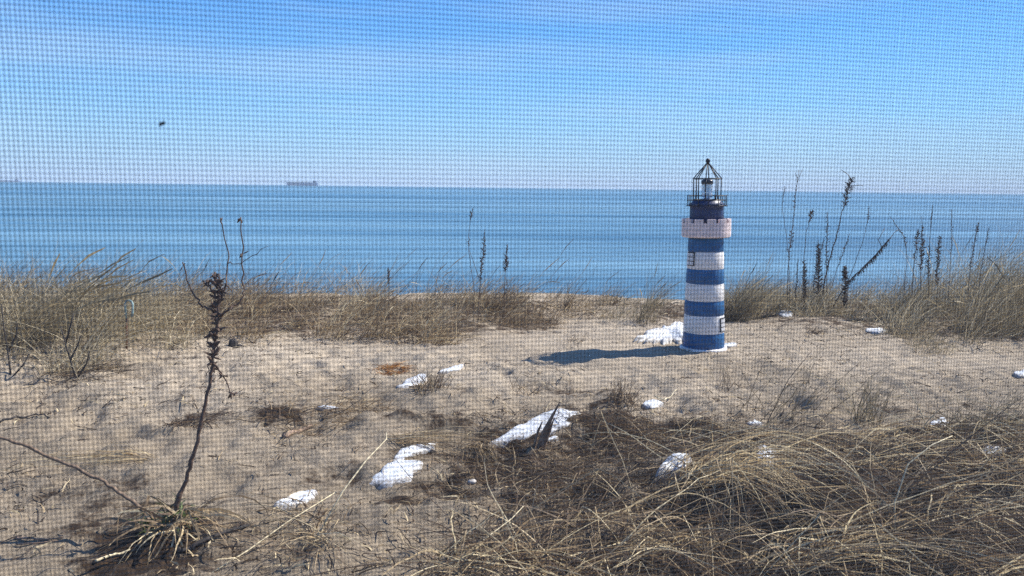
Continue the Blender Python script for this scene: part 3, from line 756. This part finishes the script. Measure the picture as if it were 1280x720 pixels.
def make_tufts():
    T = tuft_thing
    T(538, 487, 'stubbly upright golden tuft standing between two snow streaks', 130, 0.13, 0.24, el=(50, 88), droop=(0, 35), w=(0.003, 0.006), tint=(0.1, 0.8), wind=0.3)
    T(382, 523, 'long dark twig tangle lying on sand right of the brown weed', 190, 0.30, 0.34, el=(2, 35), droop=(0, 40), w=(0.003, 0.007), tint=(0.0, 0.55), wind=0.45)
    T(447, 510, 'low brown tangle with a few pale straws, at the right end of the twig tangle', 120, 0.22, 0.28, el=(2, 50), droop=(10, 50), w=(0.003, 0.006), tint=(0.0, 0.8), wind=0.4)
    T(776, 497, 'short brown upright tuft in front of the lighthouse shadow', 110, 0.10, 0.20, el=(40, 88), droop=(0, 40), w=(0.003, 0.006), tint=(0.05, 0.6), wind=0.3)
    T(655, 492, 'sparse pale wisps halfway between the stubbly tuft and the brown one', 45, 0.14, 0.24, el=(5, 80), droop=(10, 60), w=(0.003, 0.005), tint=(0.2, 0.9), wind=0.3)
    T(906, 485, 'small thin wisp alone on bare sand just below the lighthouse', 26, 0.06, 0.26, el=(55, 88), droop=(5, 30), w=(0.003, 0.0045), tint=(0.2, 0.7), wind=0.2)
    T(1082, 526, 'tall airy tuft with a dark foot on the upper edge of the matted straw', 95, 0.10, 0.52, el=(45, 88), droop=(5, 45), w=(0.0035, 0.006), tint=(0.05, 0.7), wind=0.5, mat='olive')
    T(975, 524, 'few long thin stems leaning right together over the bare sand', 40, 0.26, 0.72, el=(40, 80), droop=(5, 40), w=(0.0035, 0.0055), tint=(0.05, 0.6), wind=0.8, mat='olive')
    T(234, 530, 'dark brown withered clump lying behind the brown weed', 120, 0.12, 0.17, el=(0, 50), droop=(10, 60), w=(0.003, 0.007), tint=(0.0, 0.38), wind=0.2)
    T(487, 463, 'flat patch of rusty orange straw on pale sand', 150, 0.13, 0.16, mat='orange', el=(0, 14), droop=(0, 15), w=(0.004, 0.007), tint=(0.1, 1.0), wind=0.5)
    T(1232, 536, 'wide leaning tuft crowning the right straw hummock', 200, 0.22, 0.46, el=(20, 80), droop=(10, 80), w=(0.003, 0.0045), tint=(0.1, 0.8), wind=0.6, mat='olive')
    T(1018, 417, 'small dark clump on the sand ahead of the tall seed stalks', 60, 0.10, 0.20, el=(10, 70), droop=(10, 60), w=(0.003, 0.006), tint=(0.05, 0.55), wind=0.4)
    T(716, 428, 'little dry sprig on the sand left of the lighthouse shadow', 30, 0.08, 0.18, el=(20, 80), droop=(10, 40), w=(0.003, 0.005), tint=(0.1, 0.7), wind=0.3)
    T(806, 402, 'airy pale tuft leaning right, just left of the lighthouse', 150, 0.17, 0.80, el=(55, 88), droop=(20, 70), w=(0.003, 0.0045), tint=(0.2, 0.8), wind=0.75, mat='olive', plume=0.05)
    T(770, 398, 'low spread tuft on the bare crest beside the airy pale one', 110, 0.22, 0.45, el=(30, 85), droop=(20, 80), w=(0.003, 0.0045), tint=(0.2, 0.9), wind=0.5, mat='olive')
    T(925, 400, 'tall windswept tuft just behind the lighthouse on its right', 360, 0.22, 0.95, el=(50, 88), droop=(20, 75), w=(0.003, 0.0045), tint=(0.15, 0.8), wind=0.7, mat='olive', plume=0.04)
    T(900, 402, 'dense brown tuft right behind the striped tower', 200, 0.18, 0.60, el=(40, 88), droop=(20, 90), w=(0.003, 0.0045), tint=(0.05, 0.7), wind=0.5, mat='olive')
    T(655, 405, 'low dark cushion of dead grass at the end of the middle grass belt', 420, 0.40, 0.32, el=(5, 75), droop=(20, 90), w=(0.003, 0.006), tint=(0.0, 0.6), wind=0.4)
    T(855, 560, 'thin straws arching over the brown humus', 50, 0.22, 0.5, el=(10, 60), droop=(20, 80), w=(0.003, 0.005), tint=(0.4, 1.0), wind=0.5)
    T(1160, 440, 'straggly low tuft standing in front of the right hand grass', 140, 0.22, 0.34, el=(25, 88), droop=(10, 70), w=(0.003, 0.005), tint=(0.2, 0.8), wind=0.4, mat='olive')
    T(95, 468, 'low brown runners creeping from the left grass mound onto sand', 120, 0.30, 0.40, el=(0, 40), droop=(5, 40), w=(0.003, 0.006), tint=(0.0, 0.6), wind=0.5)

def uv_pt(u, v): return uv2xy(u, v)

def make_grass():
    # left mound
    B = Blades()
    for _ in range(34):
        u = random.gauss(-4.35, 0.62); v = random.uniform(6.35, 8.2)
        if u > -3.25 and v < 7.0: v += 0.6
        x, y = uv_pt(u, v); k = max(0.3, 1-((u+4.35)/1.6)**2)
        B.tuft(x, y, 105, 0.22, 0.62+0.45*k, 0.45, (35, 88), (20, 110), (0.003, 0.0062), (0.22, 1.1), plume=0.0)
        B.tuft(x, y, 50, 0.28, 0.5, 0.2, (5, 60), (20, 90), (0.003, 0.006), (0.0, 0.95))
    for px, py in ((40, 380), (60, 375), (85, 378), (50, 385), (75, 372), (30, 390), (95, 380)):
        p = atd(px, py, 7.0)
        for _ in range(5):
            B.add(p[0]+random.gauss(0, .12), p[1]+random.gauss(0, .2), WIND+random.gauss(0, 0.3), math.radians(random.uniform(52, 72)), math.radians(random.uniform(-5, 35)),
                  random.uniform(0.8, 1.2), 0.0075, random.uniform(0.3, 0.62), 0.0, 1)
    tag(B.build('dune_grass', M['olive']), 'tall olive mound of windswept dune grass on the left', 'dune grass', kind='stuff')
    # middle belt
    B = Blades()
    for _ in range(150):
        v = random.uniform(7.75, 10.9); u = random.uniform(-7.5, 0.15)
        if u > -0.6 and v < 8.9: v = random.uniform(8.9, 10.6)
        if u < -3.6 and v < 8.3: v += 0.5
        x, y = uv_pt(u, v); px = 640+1000*u/v
        k = 1.0 if px < 480 else 0.82
        if 130 < px < 175: k *= 0.7
        B.tuft(x, y, 52, 0.16, (0.55+0.35*random.random())*k, 0.62, (40, 88), (20, 95), (0.0035, 0.0068), (0.2, 1.1), plume=0.02)
        B.tuft(x, y, 34, 0.30, 0.40, 0.35, (0, 60), (20, 80), (0.004, 0.008), (0.0, 1.0))
    for _ in range(45):
        u = random.uniform(-4.5, 1.2); v = random.uniform(8.9, 10.6); x, y = uv_pt(u, v)
        B.add(x, y, WIND+random.gauss(0, 0.4), math.radians(random.uniform(60, 88)), math.radians(random.uniform(20, 70)), random.uniform(0.6, 1.0), 0.004, random.uniform(0.3, 0.7), 0, 1 if random.random() < 0.5 else 0)
    for _ in range(26):
        u = random.uniform(0.1, 2.0); v = random.uniform(9.2, 10.9); x, y = uv_pt(u, v)
        B.tuft(x, y, 20, 0.12, random.uniform(0.25, 0.6), 0.7, (40, 88), (15, 80), (0.0035, 0.0062), (0.10, 1.0), plume=0.03)
        B.tuft(x, y, 18, 0.26, 0.35, 0.4, (0, 50), (20, 80), (0.004, 0.008), (0.0, 1.0))
    tag(B.build('dune_grass', M['straw']), 'belt of dry dune grass between the sand and the water in the middle', 'dune grass', kind='stuff')
    # right belt
    B = Blades()
    for _ in range(165):
        u = random.uniform(2.9, 9.5); v = random.uniform(8.4, 11.2)
        px = 640+1000*u/v
        front = 9.0 if px < 1060 else (8.0 if px > 1120 else 8.5)
        if v < front: v = random.uniform(front, 11.0)
        if px > 1090: v = v-0.4
        x, y = uv_pt(u, v)
        k = 0.42 if px < 1085 else min(1.0, 0.42+0.6*(px-1085)/90)
        B.tuft(x, y, 62, 0.16, (0.95+0.45*random.random())*k, 0.72, (42, 86), (10, 65), (0.0035, 0.0066), (0.2, 1.1), plume=0.05 if k > 0.8 else 0.0)
        B.tuft(x, y, 36, 0.32, 0.45, 0.4, (0, 60), (20, 80), (0.004, 0.008), (0.0, 1.0))
    tag(B.build('dune_grass', M['olive']), 'thick dune grass bending right, along the right side beyond the sand', 'dune grass', kind='stuff')
    # matted straw in the right foreground
    B = Blades()
    roots = [at(*p) for p in ((868, 592), (900, 566), (955, 552), (1005, 550), (1060, 548), (1120, 556), (1185, 548), (1245, 540), (1275, 560), (1215, 590), (1150, 610), (1085, 585),
                              (1110, 660), (1185, 665), (1250, 640), (860, 690), (780, 690), (725, 655), (650, 700), (590, 712), (1120, 712), (1225, 712), (960, 716), (700, 716), (1300, 600), (1340, 680), (1320, 540), (1035, 700))]
    for p in roots:
        back = depth(p) > 4.35
        for az0, n_, L_, tt in ((-YAW-1.25, 26, 0.90, (0.05, 1.15)), (-YAW-0.6, 11, 0.85, (0.05, 1.15)), (-YAW-2.3, 15, 0.70, (0.05, 1.05)), (-YAW+0.9, 3 if back else 7, 0.5, (0.1, 0.9)), (random.uniform(-PI, PI), 8, 0.7, (0.0, 1.1))):
            B.tuft(p[0]+random.gauss(0, .05), p[1]+random.gauss(0, .05), n_, 0.12, L_*(0.8 if back else 1), 0.85, (4, 30) if back else (6, 50), (5, 60), (0.0024, 0.0092), tt, az0=az0+random.gauss(0, 0.2), spread=1.2)
    for _ in range(75):      # low brown understorey, tinted dark to paint shade between the straws
        u = random.uniform(-0.2, 3.6); v = random.uniform(2.55, 4.95)
        if u < 0.75 and v > 3.4+0.9*max(0, u): continue
        if pit(u, v) > 0.05: continue
        x, y = uv_pt(u, v)
        B.tuft(x, y, 34, 0.2, 0.30, 0.5, (0, 35), (10, 60), (0.0028, 0.006), (0.0, 0.26), az0=-YAW-0.6)
    for _ in range(150):
        u = random.uniform(0.0, 3.4); v = random.uniform(2.6, 4.6)
        if u < 0.6 and v > 3.4: continue
        x, y = uv_pt(u, v)
        B.add(x, y, -YAW+random.choice((-0.7, -0.9, 0.3, 0.6, 2.5))+random.gauss(0, 0.3), math.radians(random.uniform(15, 60)), math.radians(random.uniform(-35, 10)), random.uniform(0.5, 1.0), random.uniform(0.004, 0.0075), random.uniform(0.75, 1.0), random.gauss(0, 0.3))
    b = at(868, 600)
    for _ in range(120):
        B.add(b[0]+random.gauss(0, .10), b[1]+random.gauss(0, .10), -YAW+random.gauss(-0.85, 0.35), math.radians(random.uniform(25, 60)), math.radians(random.uniform(-50, -10)), random.uniform(0.6, 1.05), random.uniform(0.004, 0.008), random.uniform(0.6, 1.0), random.gauss(0, 0.2))
    tag(B.build('matted_straw', M['straw'], S=9, lift=0.10, kink=0.38, straight=0.55), 'thick mat of long bent straw filling the right foreground', 'dry grass', kind='stuff')
    # loose litter on the sand
    B = Blades()
    for _ in range(9500):
        v = 2.6+6.2*random.random()**1.2; u = random.uniform(-0.72, 0.75)*v
        if vn(u*1.1, v*1.1, 13)+0.8*vn(u*3.1, v*3.1, 14) < random.uniform(-0.25, 0.35): continue
        x, y = uv_pt(u, v)
        B.add(x, y, random.uniform(0, 2*PI), math.radians(random.uniform(0, 12)), math.radians(random.uniform(-10, 10)), random.uniform(0.015, 0.05+0.12*random.random()), random.uniform(0.003, 0.011), random.choice((0.0, 0.02, 0.05, 0.1, 0.2, 0.3, 0.7, 0.9)), random.gauss(0, 0.5))
    for _ in range(5600):      # twiggy brown trash over the humus strip
        u, v = random.choice(((random.gauss(0.95, 0.6), random.gauss(4.65, 0.35)), (random.gauss(0.25, 0.35), random.gauss(4.0, 0.45)))); x, y = uv_pt(u, v)
        B.add(x, y, random.uniform(0, 2*PI), math.radians(random.uniform(0, 40)), math.radians(random.uniform(-20, 20)), random.uniform(0.03, 0.20), random.uniform(0.002, 0.006), random.choice((0.05, 0.15, 0.25, 0.35, 0.45, 0.75))*random.uniform(0.7, 1.2), random.gauss(0, 0.7))
    tag(B.build('straw_litter', M['straw'], S=4), 'scattered bits of straw and twig strewn over the sand', 'plant litter', kind='stuff')

# ------------------------------------------------------------------ small things
def lying(path, label, name, cat, r, mat, lift=0.01, n=6, extra=(), up=None):
    P = [at(*p) for p in path]; o0 = P[0].copy()
    D = []
    for i in range(len(P)-1):
        for k in range(5):
            q = P[i]+(P[i+1]-P[i])*k/5; D.append(np.array([q[0], q[1], h1(q[0], q[1])+lift+random.uniform(0, 0.004)]))
    q = P[-1]; D.append(np.array([q[0], q[1], h1(q[0], q[1])+lift]))
    g = Geo(); m = len(D); g.tube(D, [r*(1-0.4*i/m)*random.uniform(0.85, 1.15) for i in range(m)], n)
    for e in extra:
        Q = [at(*p) for p in e]; g.tube([np.array([q[0], q[1], h1(q[0], q[1])+lift]) for q in Q], [r*0.6, r*0.4, r*0.25][:len(Q)], 5)
    o = g.build(name, M[mat], None, True, o0); o.location = tuple(o0); tag(o, label, cat)
    return o

def make_small():
    # the garden hook in the left grass
    b = at(158, 436); V = depth(b); t = empty('garden_hook', b); tag(t, 'small garden hook with pale teal crook on a rusty rod, in the left grass', 'garden hook')
    g = Geo(); g.tube([b-np.array([0, 0, 0.05]), atd(158, 398, V)], 0.009, 8); g.build('rod', M['rust'], t, True, b)
    g = Geo(); q = [atd(157.8, 398.2, V)]+[atd(161+4.8*math.cos(a)*1.0, 381+5.5*(-math.sin(a)), V) for a in np.linspace(PI, 0, 9)]+[atd(165.8, 390, V), atd(165, 396, V)]
    g.tube(q, 0.009, 8); g.build('crook', M['teal'], t, True, b)
    # stub of dark wood
    b = at(291, 434); t = empty('wooden_stub', b); tag(t, 'short dark broken wooden stub at the foot of the middle grass, beside the weed', 'stub')
    g = Geo(); g.tube([(0, 0, -0.04), (0.004, 0, 0.03), (0.012, 0.006, 0.075), (0.016, 0.008, 0.10)], [0.062, 0.056, 0.05, 0.026], 7)
    g.tube([(0.03, 0, -0.02), (0.08, -0.01, 0.012), (0.11, -0.02, 0.01)], [0.04, 0.03, 0.015], 6)
    g.build('wood', M['wood_dark'], t, False); t.scale = (0.8, 0.8, 0.8)
    # split stakes sticking out of the snow
    b = at(675, 560); V = depth(b); t = empty('broken_stake', b); tag(t, 'split brown wooden stakes leaning right across the snow', 'stake')
    for path, r in (([(673, 562), (680, 541), (690, 521), (700, 502)], (0.021, 0.017, 0.010, 0.002)), ([(678, 558), (687, 538), (693, 522)], (0.012, 0.010, 0.002)), ([(668, 553), (673, 538), (678, 527)], (0.009, 0.008, 0.003))):
        g = Geo(); q = [atd(p[0], p[1], V, -0.05*i) for i, p in enumerate(path)]; q[0] = q[0]-np.array([0, 0, 0.03])
        g.tube(q, list(r), 6); g.build('stake', M['wood'], t, False, b)
    lying([(222, 690), (255, 679), (285, 667), (319, 660)], 'dark crooked twig on the sand right of the weed clump', 'twig', 'twig', 0.010, 'wood_dark', extra=[[(255, 679), (270, 676), (282, 676)]])
    lying([(18, 675), (45, 676), (78, 673)], 'flat dark stick lying on grey sand in the near left corner', 'stick', 'stick', 0.0055, 'wood', 0.006, extra=[[(20, 682), (50, 680), (76, 677)]])
    lying([(0, 530), (20, 522), (45, 520), (62, 524)], 'thin curved dark twig on sand near the left edge', 'twig', 'twig', 0.006, 'wood_dark')
    lying([(120, 705), (140, 697), (163, 690)], 'short pale stick at the left foot of the weed clump', 'stick', 'stick', 0.007, 'reed')
    lying([(355, 548), (375, 541), (390, 533)], 'brown bark piece below the dark twig tangle', 'bark', 'bark', 0.016, 'wood')
    lying([(818, 500), (830, 506), (846, 492)], 'bent straw stem on the small snow patch before the lighthouse', 'stalk', 'straw', 0.005, 'reed', 0.03)
    # golden straws lying in the left sand
    b = at(160, 590); B = Blades()
    for _ in range(34):
        p = at(random.uniform(175, 205), random.uniform(568, 576))
        B.add(p[0], p[1], WIND+PI+random.gauss(0.30, 0.10), 0.12, random.uniform(-0.1, 0.0), random.uniform(0.35, 0.85), random.uniform(0.0035, 0.006), random.uniform(0.5, 1.0), random.gauss(0.0, 0.15), 0)
    o0 = np.array(b); o = B.build('straw_bundle', M['straw'], None, o0, S=9); o.location = tuple(o0); tag(o, 'long pale straws lying flat behind the weed side stem', 'straw', 'bundles of straw lying on the sand')
    b = at(545, 552); B = Blades()
    for _ in range(60):
        p = at(random.uniform(478, 520), random.uniform(543, 556))
        B.add(p[0], p[1], WIND+random.gauss(-0.08, 0.12), random.uniform(0.05, 0.4), random.uniform(-0.4, -0.1), random.uniform(0.3, 0.62), random.uniform(0.0035, 0.006), random.uniform(0.45, 0.95), random.gauss(0.0, 0.2), 0)
    for _ in range(40):
        p = at(random.uniform(585, 612), random.uniform(548, 560))
        B.add(p[0], p[1], WIND-1.3+random.gauss(0, 0.3), random.uniform(0.1, 0.6), random.uniform(-1.0, -0.3), random.uniform(0.15, 0.4), random.uniform(0.003, 0.005), random.uniform(0.3, 0.9), 0, 0)
    o0 = np.array(b); o = B.build('straw_bundle', M['straw'], None, o0, S=8); o.location = tuple(o0); tag(o, 'golden straw bundle bent over the thin crooked snow strip', 'straw', 'bundles of straw lying on the sand')
    b = at(395, 690); B = Blades()
    for _ in range(110):
        p = at(random.gauss(395, 16), random.gauss(665, 18))
        B.add(p[0], p[1], random.choice((WIND-1.2, WIND+PI+0.5, WIND-2.2))+random.gauss(0, 0.4), random.uniform(0.2, 1.2), random.uniform(-1.0, 0.0), random.uniform(0.2, 0.55), random.uniform(0.003, 0.006), random.uniform(0.2, 1.0), 0.1, 0)
    o0 = np.array(b); o = B.build('straw_bundle', M['straw'], None, o0, S=8); o.location = tuple(o0); tag(o, 'loose drooping straws at the foot of the tall bent reed', 'straw', 'bundles of straw lying on the sand')
    b = at(800, 690); B = Blades()
    # tall reeds that cross the foreground
    def reed(path, label, r=0.004, mat='reed', dv=None):
        b = at(*path[0]); V0 = depth(b)
        q = [b]+[atd(p[0], p[1], V0, (0 if dv is None else dv*i/(len(path)-1))) for i, p in enumerate(path[1:], 1)]
        g = Geo(); g.tube(q, [r*(1-0.5*i/len(q)) for i in range(len(q))], 5); o = g.build('bent_reed', M[mat], None, True, b); o.location = tuple(b); tag(o, label, 'reed')
    reed([(395, 672), (430, 612), (458, 575), (483, 549), (483, 541)], 'tall pale bent reed pointing up and right over the sand', 0.0042, dv=0.5)
    reed([(265, 716), (310, 688), (360, 652), (420, 615)], 'long pale reed slanting low right of the weed clump', 0.0035, dv=0.5)
    reed([(545, 718), (590, 686), (640, 648), (655, 632)], 'thin pale reed in the middle of the near edge', 0.0032, dv=0.4)
    reed([(1000, 716), (1060, 690), (1130, 660), (1205, 640)], 'long straight pale reed across the matted straw', 0.0045, dv=0.3)
    reed([(1120, 690), (1118, 630), (1135, 580), (1165, 556), (1190, 545)], 'curved pale reed arching up out of the matted straw', 0.0040, dv=0.2)
    reed([(1163, 545), (1148, 508), (1128, 476)], 'single straw leaning left against the bare sand on the right', 0.0032)
    reed([(958, 530), (985, 475), (1015, 438)], 'thin dark single stem leaning right across the bare sand', 0.0030, 'stem')
    # pebble
    b = at(590, 603); g = Geo(); g.lathe([(0.004, -0.012), (0.016, -0.004), (0.019, 0.006), (0.014, 0.015), (0.004, 0.019)], 14)
    o = g.build('pebble', M['stone'], None, True); o.location = tuple(b); o.scale = (1.3, 1.0, 0.9); tag(o, 'small round pale pebble in a dark hollow below the straw bundle', 'pebble')
    dead_shrub('forked black dead shrub in front of the left grass mound', (95, 472), [[(95, 472), (88, 450), (82, 430), (76, 408)], [(82, 430), (88, 408), (92, 392)], [(88, 450), (97, 432), (101, 420)], [(95, 472), (108, 455), (112, 440)]], 0.008)
    dead_shrub('dark bare twigs at the left edge of the photo', (14, 470), [[(14, 470), (10, 440), (5, 410), (2, 380)], [(10, 440), (20, 420), (22, 405)], [(14, 470), (30, 455), (38, 440)]], 0.008)

# ------------------------------------------------------------------ ships
def make_ship(px0, px1, dist, label, hull_h, sup, cranes):
    c = CAM+ray((px0+px1)/2, 232)*dist; L = (px1-px0)/FPX*dist
    t = empty('cargo_ship', (c[0], c[1], SEA_Z), WIND); tag(t, label, 'ship', 'freighters on the horizon')
    W = 32.0
    g = Geo(); st = [(-0.5, 0.75, 1.0), (-0.46, 0.95, 1.0), (-0.2, 1, 1.0), (0.25, 1, 1.0), (0.40, 0.8, 1.04), (0.5, 0.05, 1.22)]
    st = [(-x, w, hh) for x, w, hh in st][::-1]
    vs, fs = [], []
    for x, w, hh in st: vs += [(x*L*0.985, -W/2*w*0.8, -2), (x*L, -W/2*w, hull_h*hh), (x*L, W/2*w, hull_h*hh), (x*L*0.985, W/2*w*0.8, -2)]
    for i in range(len(st)-1):
        p, q = i*4, i*4+4
        for e, f in ((0, 1), (1, 2), (2, 3), (3, 0)): fs.append((p+e, q+e, q+f, p+f))
    fs += [(0, 3, 2, 1), (len(st)*4-4, len(st)*4-3, len(st)*4-2, len(st)*4-1)]
    g.add(vs, fs); g.build('hull', M['hull'], t)
    g = Geo(); x0 = L*0.40
    for k, (w, d, z0, z1) in enumerate(((L*0.085, 28, 0, sup*0.55), (L*0.07, 26, sup*0.55, sup*0.8), (L*0.05, 30, sup*0.8, sup))): g.box((x0, 0, hull_h+(z0+z1)/2+0.1), (w, d, z1-z0-0.2))
    g.tube([(x0, 0, hull_h+sup), (x0, 0, hull_h+sup*1.35)], 1.0, 6); g.build('superstructure', M['deck'], t)
    g = Geo(); g.tube([(x0+L*0.055, 0, hull_h), (x0+L*0.055, 0, hull_h+sup*1.05)], [4.5, 3.8], 10); g.build('funnel', M['deck'], t)
    for k in range(7):
        x = -L*0.38+k*L*0.10; g = Geo(); g.box((x, 0, hull_h+2.0), (L*0.075, 20, 3.6)); g.build('hatch_cover', M['deck'], t)
    for k in range(cranes):
        x = -L*0.33+k*L*0.2; g = Geo(); g.tube([(x, 0, hull_h), (x, 0, hull_h+sup*0.6)], 1.6, 6); g.tube([(x, 0, hull_h+sup*0.55), (x-L*0.09, 0, hull_h+sup*0.45)], 0.9, 5); g.build('crane', M['deck'], t)

# ------------------------------------------------------------------ the porch screen
def make_screen():
    ys = 0.2705
    x0, x1, z0, z1 = -1.30, 1.45, 0.35, 2.45
    t = empty('insect_screen', ((x0+x1)/2, ys, z0)); o0 = np.array([(x0+x1)/2, ys, z0])
    tag(t, 'fine charcoal insect screen of a porch that the whole view is seen through', 'insect screen')
    px, pz, r = 0.00132, 0.00158, WIRE_R
    nx = int((x1-x0)/px); nz = int((z1-z0)/pz)
    def wires(n, vertical):
        k = np.arange(n); SG = 56; NS = 4
        ang = np.arange(NS)*PI*2/NS+PI/4
        jit = RNG.normal(0, 0.022, n)*px
        V = np.zeros((n, SG+1, NS, 3))
        for e in range(SG+1):
            t = e/SG
            if vertical:
                c = x0+(k+0.5)*px; zz = z0+(z1-z0)*t
                off = jit+0.00030*vn(c*13, zz*7+0*c, 1)+0.00010*vn(c*60, zz*25+0*c, 2)
                V[:, e, :, 0] = (c+off)[:, None]+r*1.1*np.cos(ang)[None]; V[:, e, :, 1] = ys+0.0006*vn(c*6, zz*6+0*c, 3)[:, None]+r*1.1*np.sin(ang)[None]; V[:, e, :, 2] = zz
            else:
                c = z0+(k+0.5)*pz; xx = x0+(x1-x0)*t
                off = jit+0.00030*vn(c*13, xx*7+0*c, 4)+0.00010*vn(c*60, xx*25+0*c, 5)
                V[:, e, :, 2] = (c+off)[:, None]+r*1.1*np.cos(ang)[None]; V[:, e, :, 1] = ys+0.00013+0.0006*vn(xx*6+0*c, c*6, 3)[:, None]+r*1.1*np.sin(ang)[None]; V[:, e, :, 0] = xx
        q = []
        base = (k[:, None]*(SG+1)+np.arange(SG)[None]).reshape(-1, 1)*NS
        for i in range(NS):
            j = (i+1) % NS; q.append(np.concatenate([base+i, base+j, base+NS+j, base+NS+i], 1))
        return V.reshape(-1, 3), np.concatenate(q, 0)
    Va, Qa = wires(nx, True); Vb, Qb = wires(nz, False)
    V = np.concatenate([Va, Vb])-o0[None]; Q = np.concatenate([Qa, Qb+len(Va)])
    link('mesh', np_mesh('mesh', V, Q, True), M['wire'], t)
    g = Geo(); w = 0.045
    g.box((0, 0, -w/2), (x1-x0+2*w, 0.03, w)); g.box((0, 0, z1-z0+w/2), (x1-x0+2*w, 0.03, w))
    for s in (-1, 1): g.box((s*((x1-x0)/2+w/2), 0, (z1-z0)/2), (w-0.002, 0.028, z1-z0))
    g.build('frame', M['alu'], t)
    # porch wall below and above, posts beside
    # small dirt speck caught in the mesh
    d = ray(201, 155); k = (ys-0.0009)/d[1]; p = CAM+d*k
    g = Geo()
    for _ in range(9):
        g.pod(Vector(tuple(p))+Vector((random.gauss(0, 0.0003), 0, random.gauss(0, 0.0003))), Vector((random.uniform(-1, 1), random.uniform(-.3, .3), random.uniform(-1, 1))), random.uniform(0.0006, 0.0012), 0.00035)
    o = g.build('dirt_speck', M['speck'], None, True, p); o.location = tuple(p); tag(o, 'tiny dark dirt speck caught in the insect screen against the sky', 'dirt speck')

WIRE_R = 0.000128

# ------------------------------------------------------------------ light, sky, camera
SUN_EL, SUN_SIDE = math.radians(44), math.radians(22)
def make_light():
    az = WIND+SUN_SIDE                      # azimuth from +x, to the right and a little beyond the lighthouse
    d = Vector((math.cos(SUN_EL)*math.cos(az), math.cos(SUN_EL)*math.sin(az), math.sin(SUN_EL)))
    L = bpy.data.lights.new('sun', 'SUN'); L.energy = 5.0; L.angle = math.radians(0.53); L.color = (1.0, 0.94, 0.83)
    o = bpy.data.objects.new('sun', L); COL.objects.link(o)
    o.rotation_euler = d.to_track_quat('Z', 'Y').to_euler(); o.location = (20, 10, 20)
    w = bpy.data.worlds.new('World'); SC.world = w; w.use_nodes = True; nt = w.node_tree
    bg = nt.nodes['Background']
    sky = nt.nodes.new('ShaderNodeTexSky'); sky.sky_type = 'NISHITA'; sky.sun_disc = False
    sky.sun_elevation = SUN_EL; sky.sun_rotation = PI/2-az
    sky.air_density = 1.0; sky.dust_density = 0.25; sky.ozone_density = 1.5; sky.altitude = 300
    # thin cirrus
    tc = nt.nodes.new('ShaderNodeTexCoord')
    mp = nt.nodes.new('ShaderNodeMapping'); mp.inputs['Scale'].default_value = (1.2, 2.0, 9.0); mp.inputs['Rotation'].default_value = (0.0, 0.16, 0.0)
    nt.links.new(tc.outputs['Generated'], mp.inputs['Vector'])
    nz = noise(nt, mp.outputs[0], 1.3, 6, 0.55)
    rm = ramp(nt, nz.outputs['Fac'], [(0.46, (0, 0, 0)), (0.80, (0.55, 0.55, 0.55))])
    sx = nt.nodes.new('ShaderNodeSeparateXYZ'); nt.links.new(tc.outputs['Generated'], sx.inputs[0])
    hz = ramp(nt, sx.outputs['Z'], [(0.0, (1, 1, 1)), (0.03, (0.86, 0.86, 0.86)), (0.09, (0.5, 0.5, 0.5)), (0.17, (0.16, 0.16, 0.16)), (0.26, (0, 0, 0))])
    tinted = mixc(nt, 1.0, sky.outputs[0], (0.42, 0.90, 1.46), 'MULTIPLY')
    low = mixc(nt, 0.80, sky.outputs[0], (2.75, 4.65, 7.9))
    c = mixc(nt, hz.outputs[0], tinted, low)
    c = mixc(nt, rm.outputs[0], c, (4.6, 6.0, 8.0))
    nt.links.new(c, bg.inputs['Color']); bg.inputs['Strength'].default_value = 0.081

def make_camera():
    cam = bpy.data.cameras.new('camera'); o = bpy.data.objects.new('camera', cam); COL.objects.link(o)
    cam.sensor_width = 36; cam.lens = 36*FPX/1280; cam.clip_start = 0.02; cam.clip_end = 120000
    R = Matrix((tuple(_rt), tuple(_up), tuple(-_fw))).transposed()
    o.matrix_world = Matrix.Translation(Vector(tuple(CAM))) @ R.to_4x4()
    cam.dof.use_dof = True; cam.dof.focus_distance = 40.0; cam.dof.aperture_fstop = cam.lens/1.0
    SC.camera = o

def make_haze():
    g = Geo(); g.box((0, 5200, 27), (26000, 10800, 74)); o = g.build('haze', [], None)
    tag(o, 'thin pale sea haze', 'haze', kind='stuff')
    m = bpy.data.materials.new('sea_haze'); m.use_nodes = True; nt = m.node_tree; nt.nodes.clear()
    out = nt.nodes.new('ShaderNodeOutputMaterial'); v = nt.nodes.new('ShaderNodeVolumePrincipled')
    v.inputs['Color'].default_value = (0.68, 0.84, 1.0, 1); v.inputs['Density'].default_value = HAZE; v.inputs['Anisotropy'].default_value = 0.0
    nt.links.new(v.outputs[0], out.inputs['Volume']); o.data.materials.append(m)
HAZE = 7e-5

make_ground(); make_sea()
make_lighthouse()
make_snow(); make_stalks(); make_weed(); make_tufts(); make_grass(); make_small()
make_ship(358, 397, 6300, 'freighter tinted haze blue on the horizon, the one fully in view', 22, 16, 0)
make_ship(-14, 25, 8000, 'distant freighter on the horizon cut by the left edge of the photo', 12, 16, 3)
make_haze(); make_screen(); make_light(); make_camera()

SC.view_settings.view_transform = 'Standard'; SC.view_settings.look = 'None'
SC.view_settings.gamma = 1.0; SC.view_settings.use_curve_mapping = False
SC.view_settings.exposure = 1.0
SC.render.engine = 'CYCLES'
SC.cycles.use_denoising = False
SC.cycles.max_bounces = 6; SC.cycles.diffuse_bounces = 3; SC.cycles.transparent_max_bounces = 8
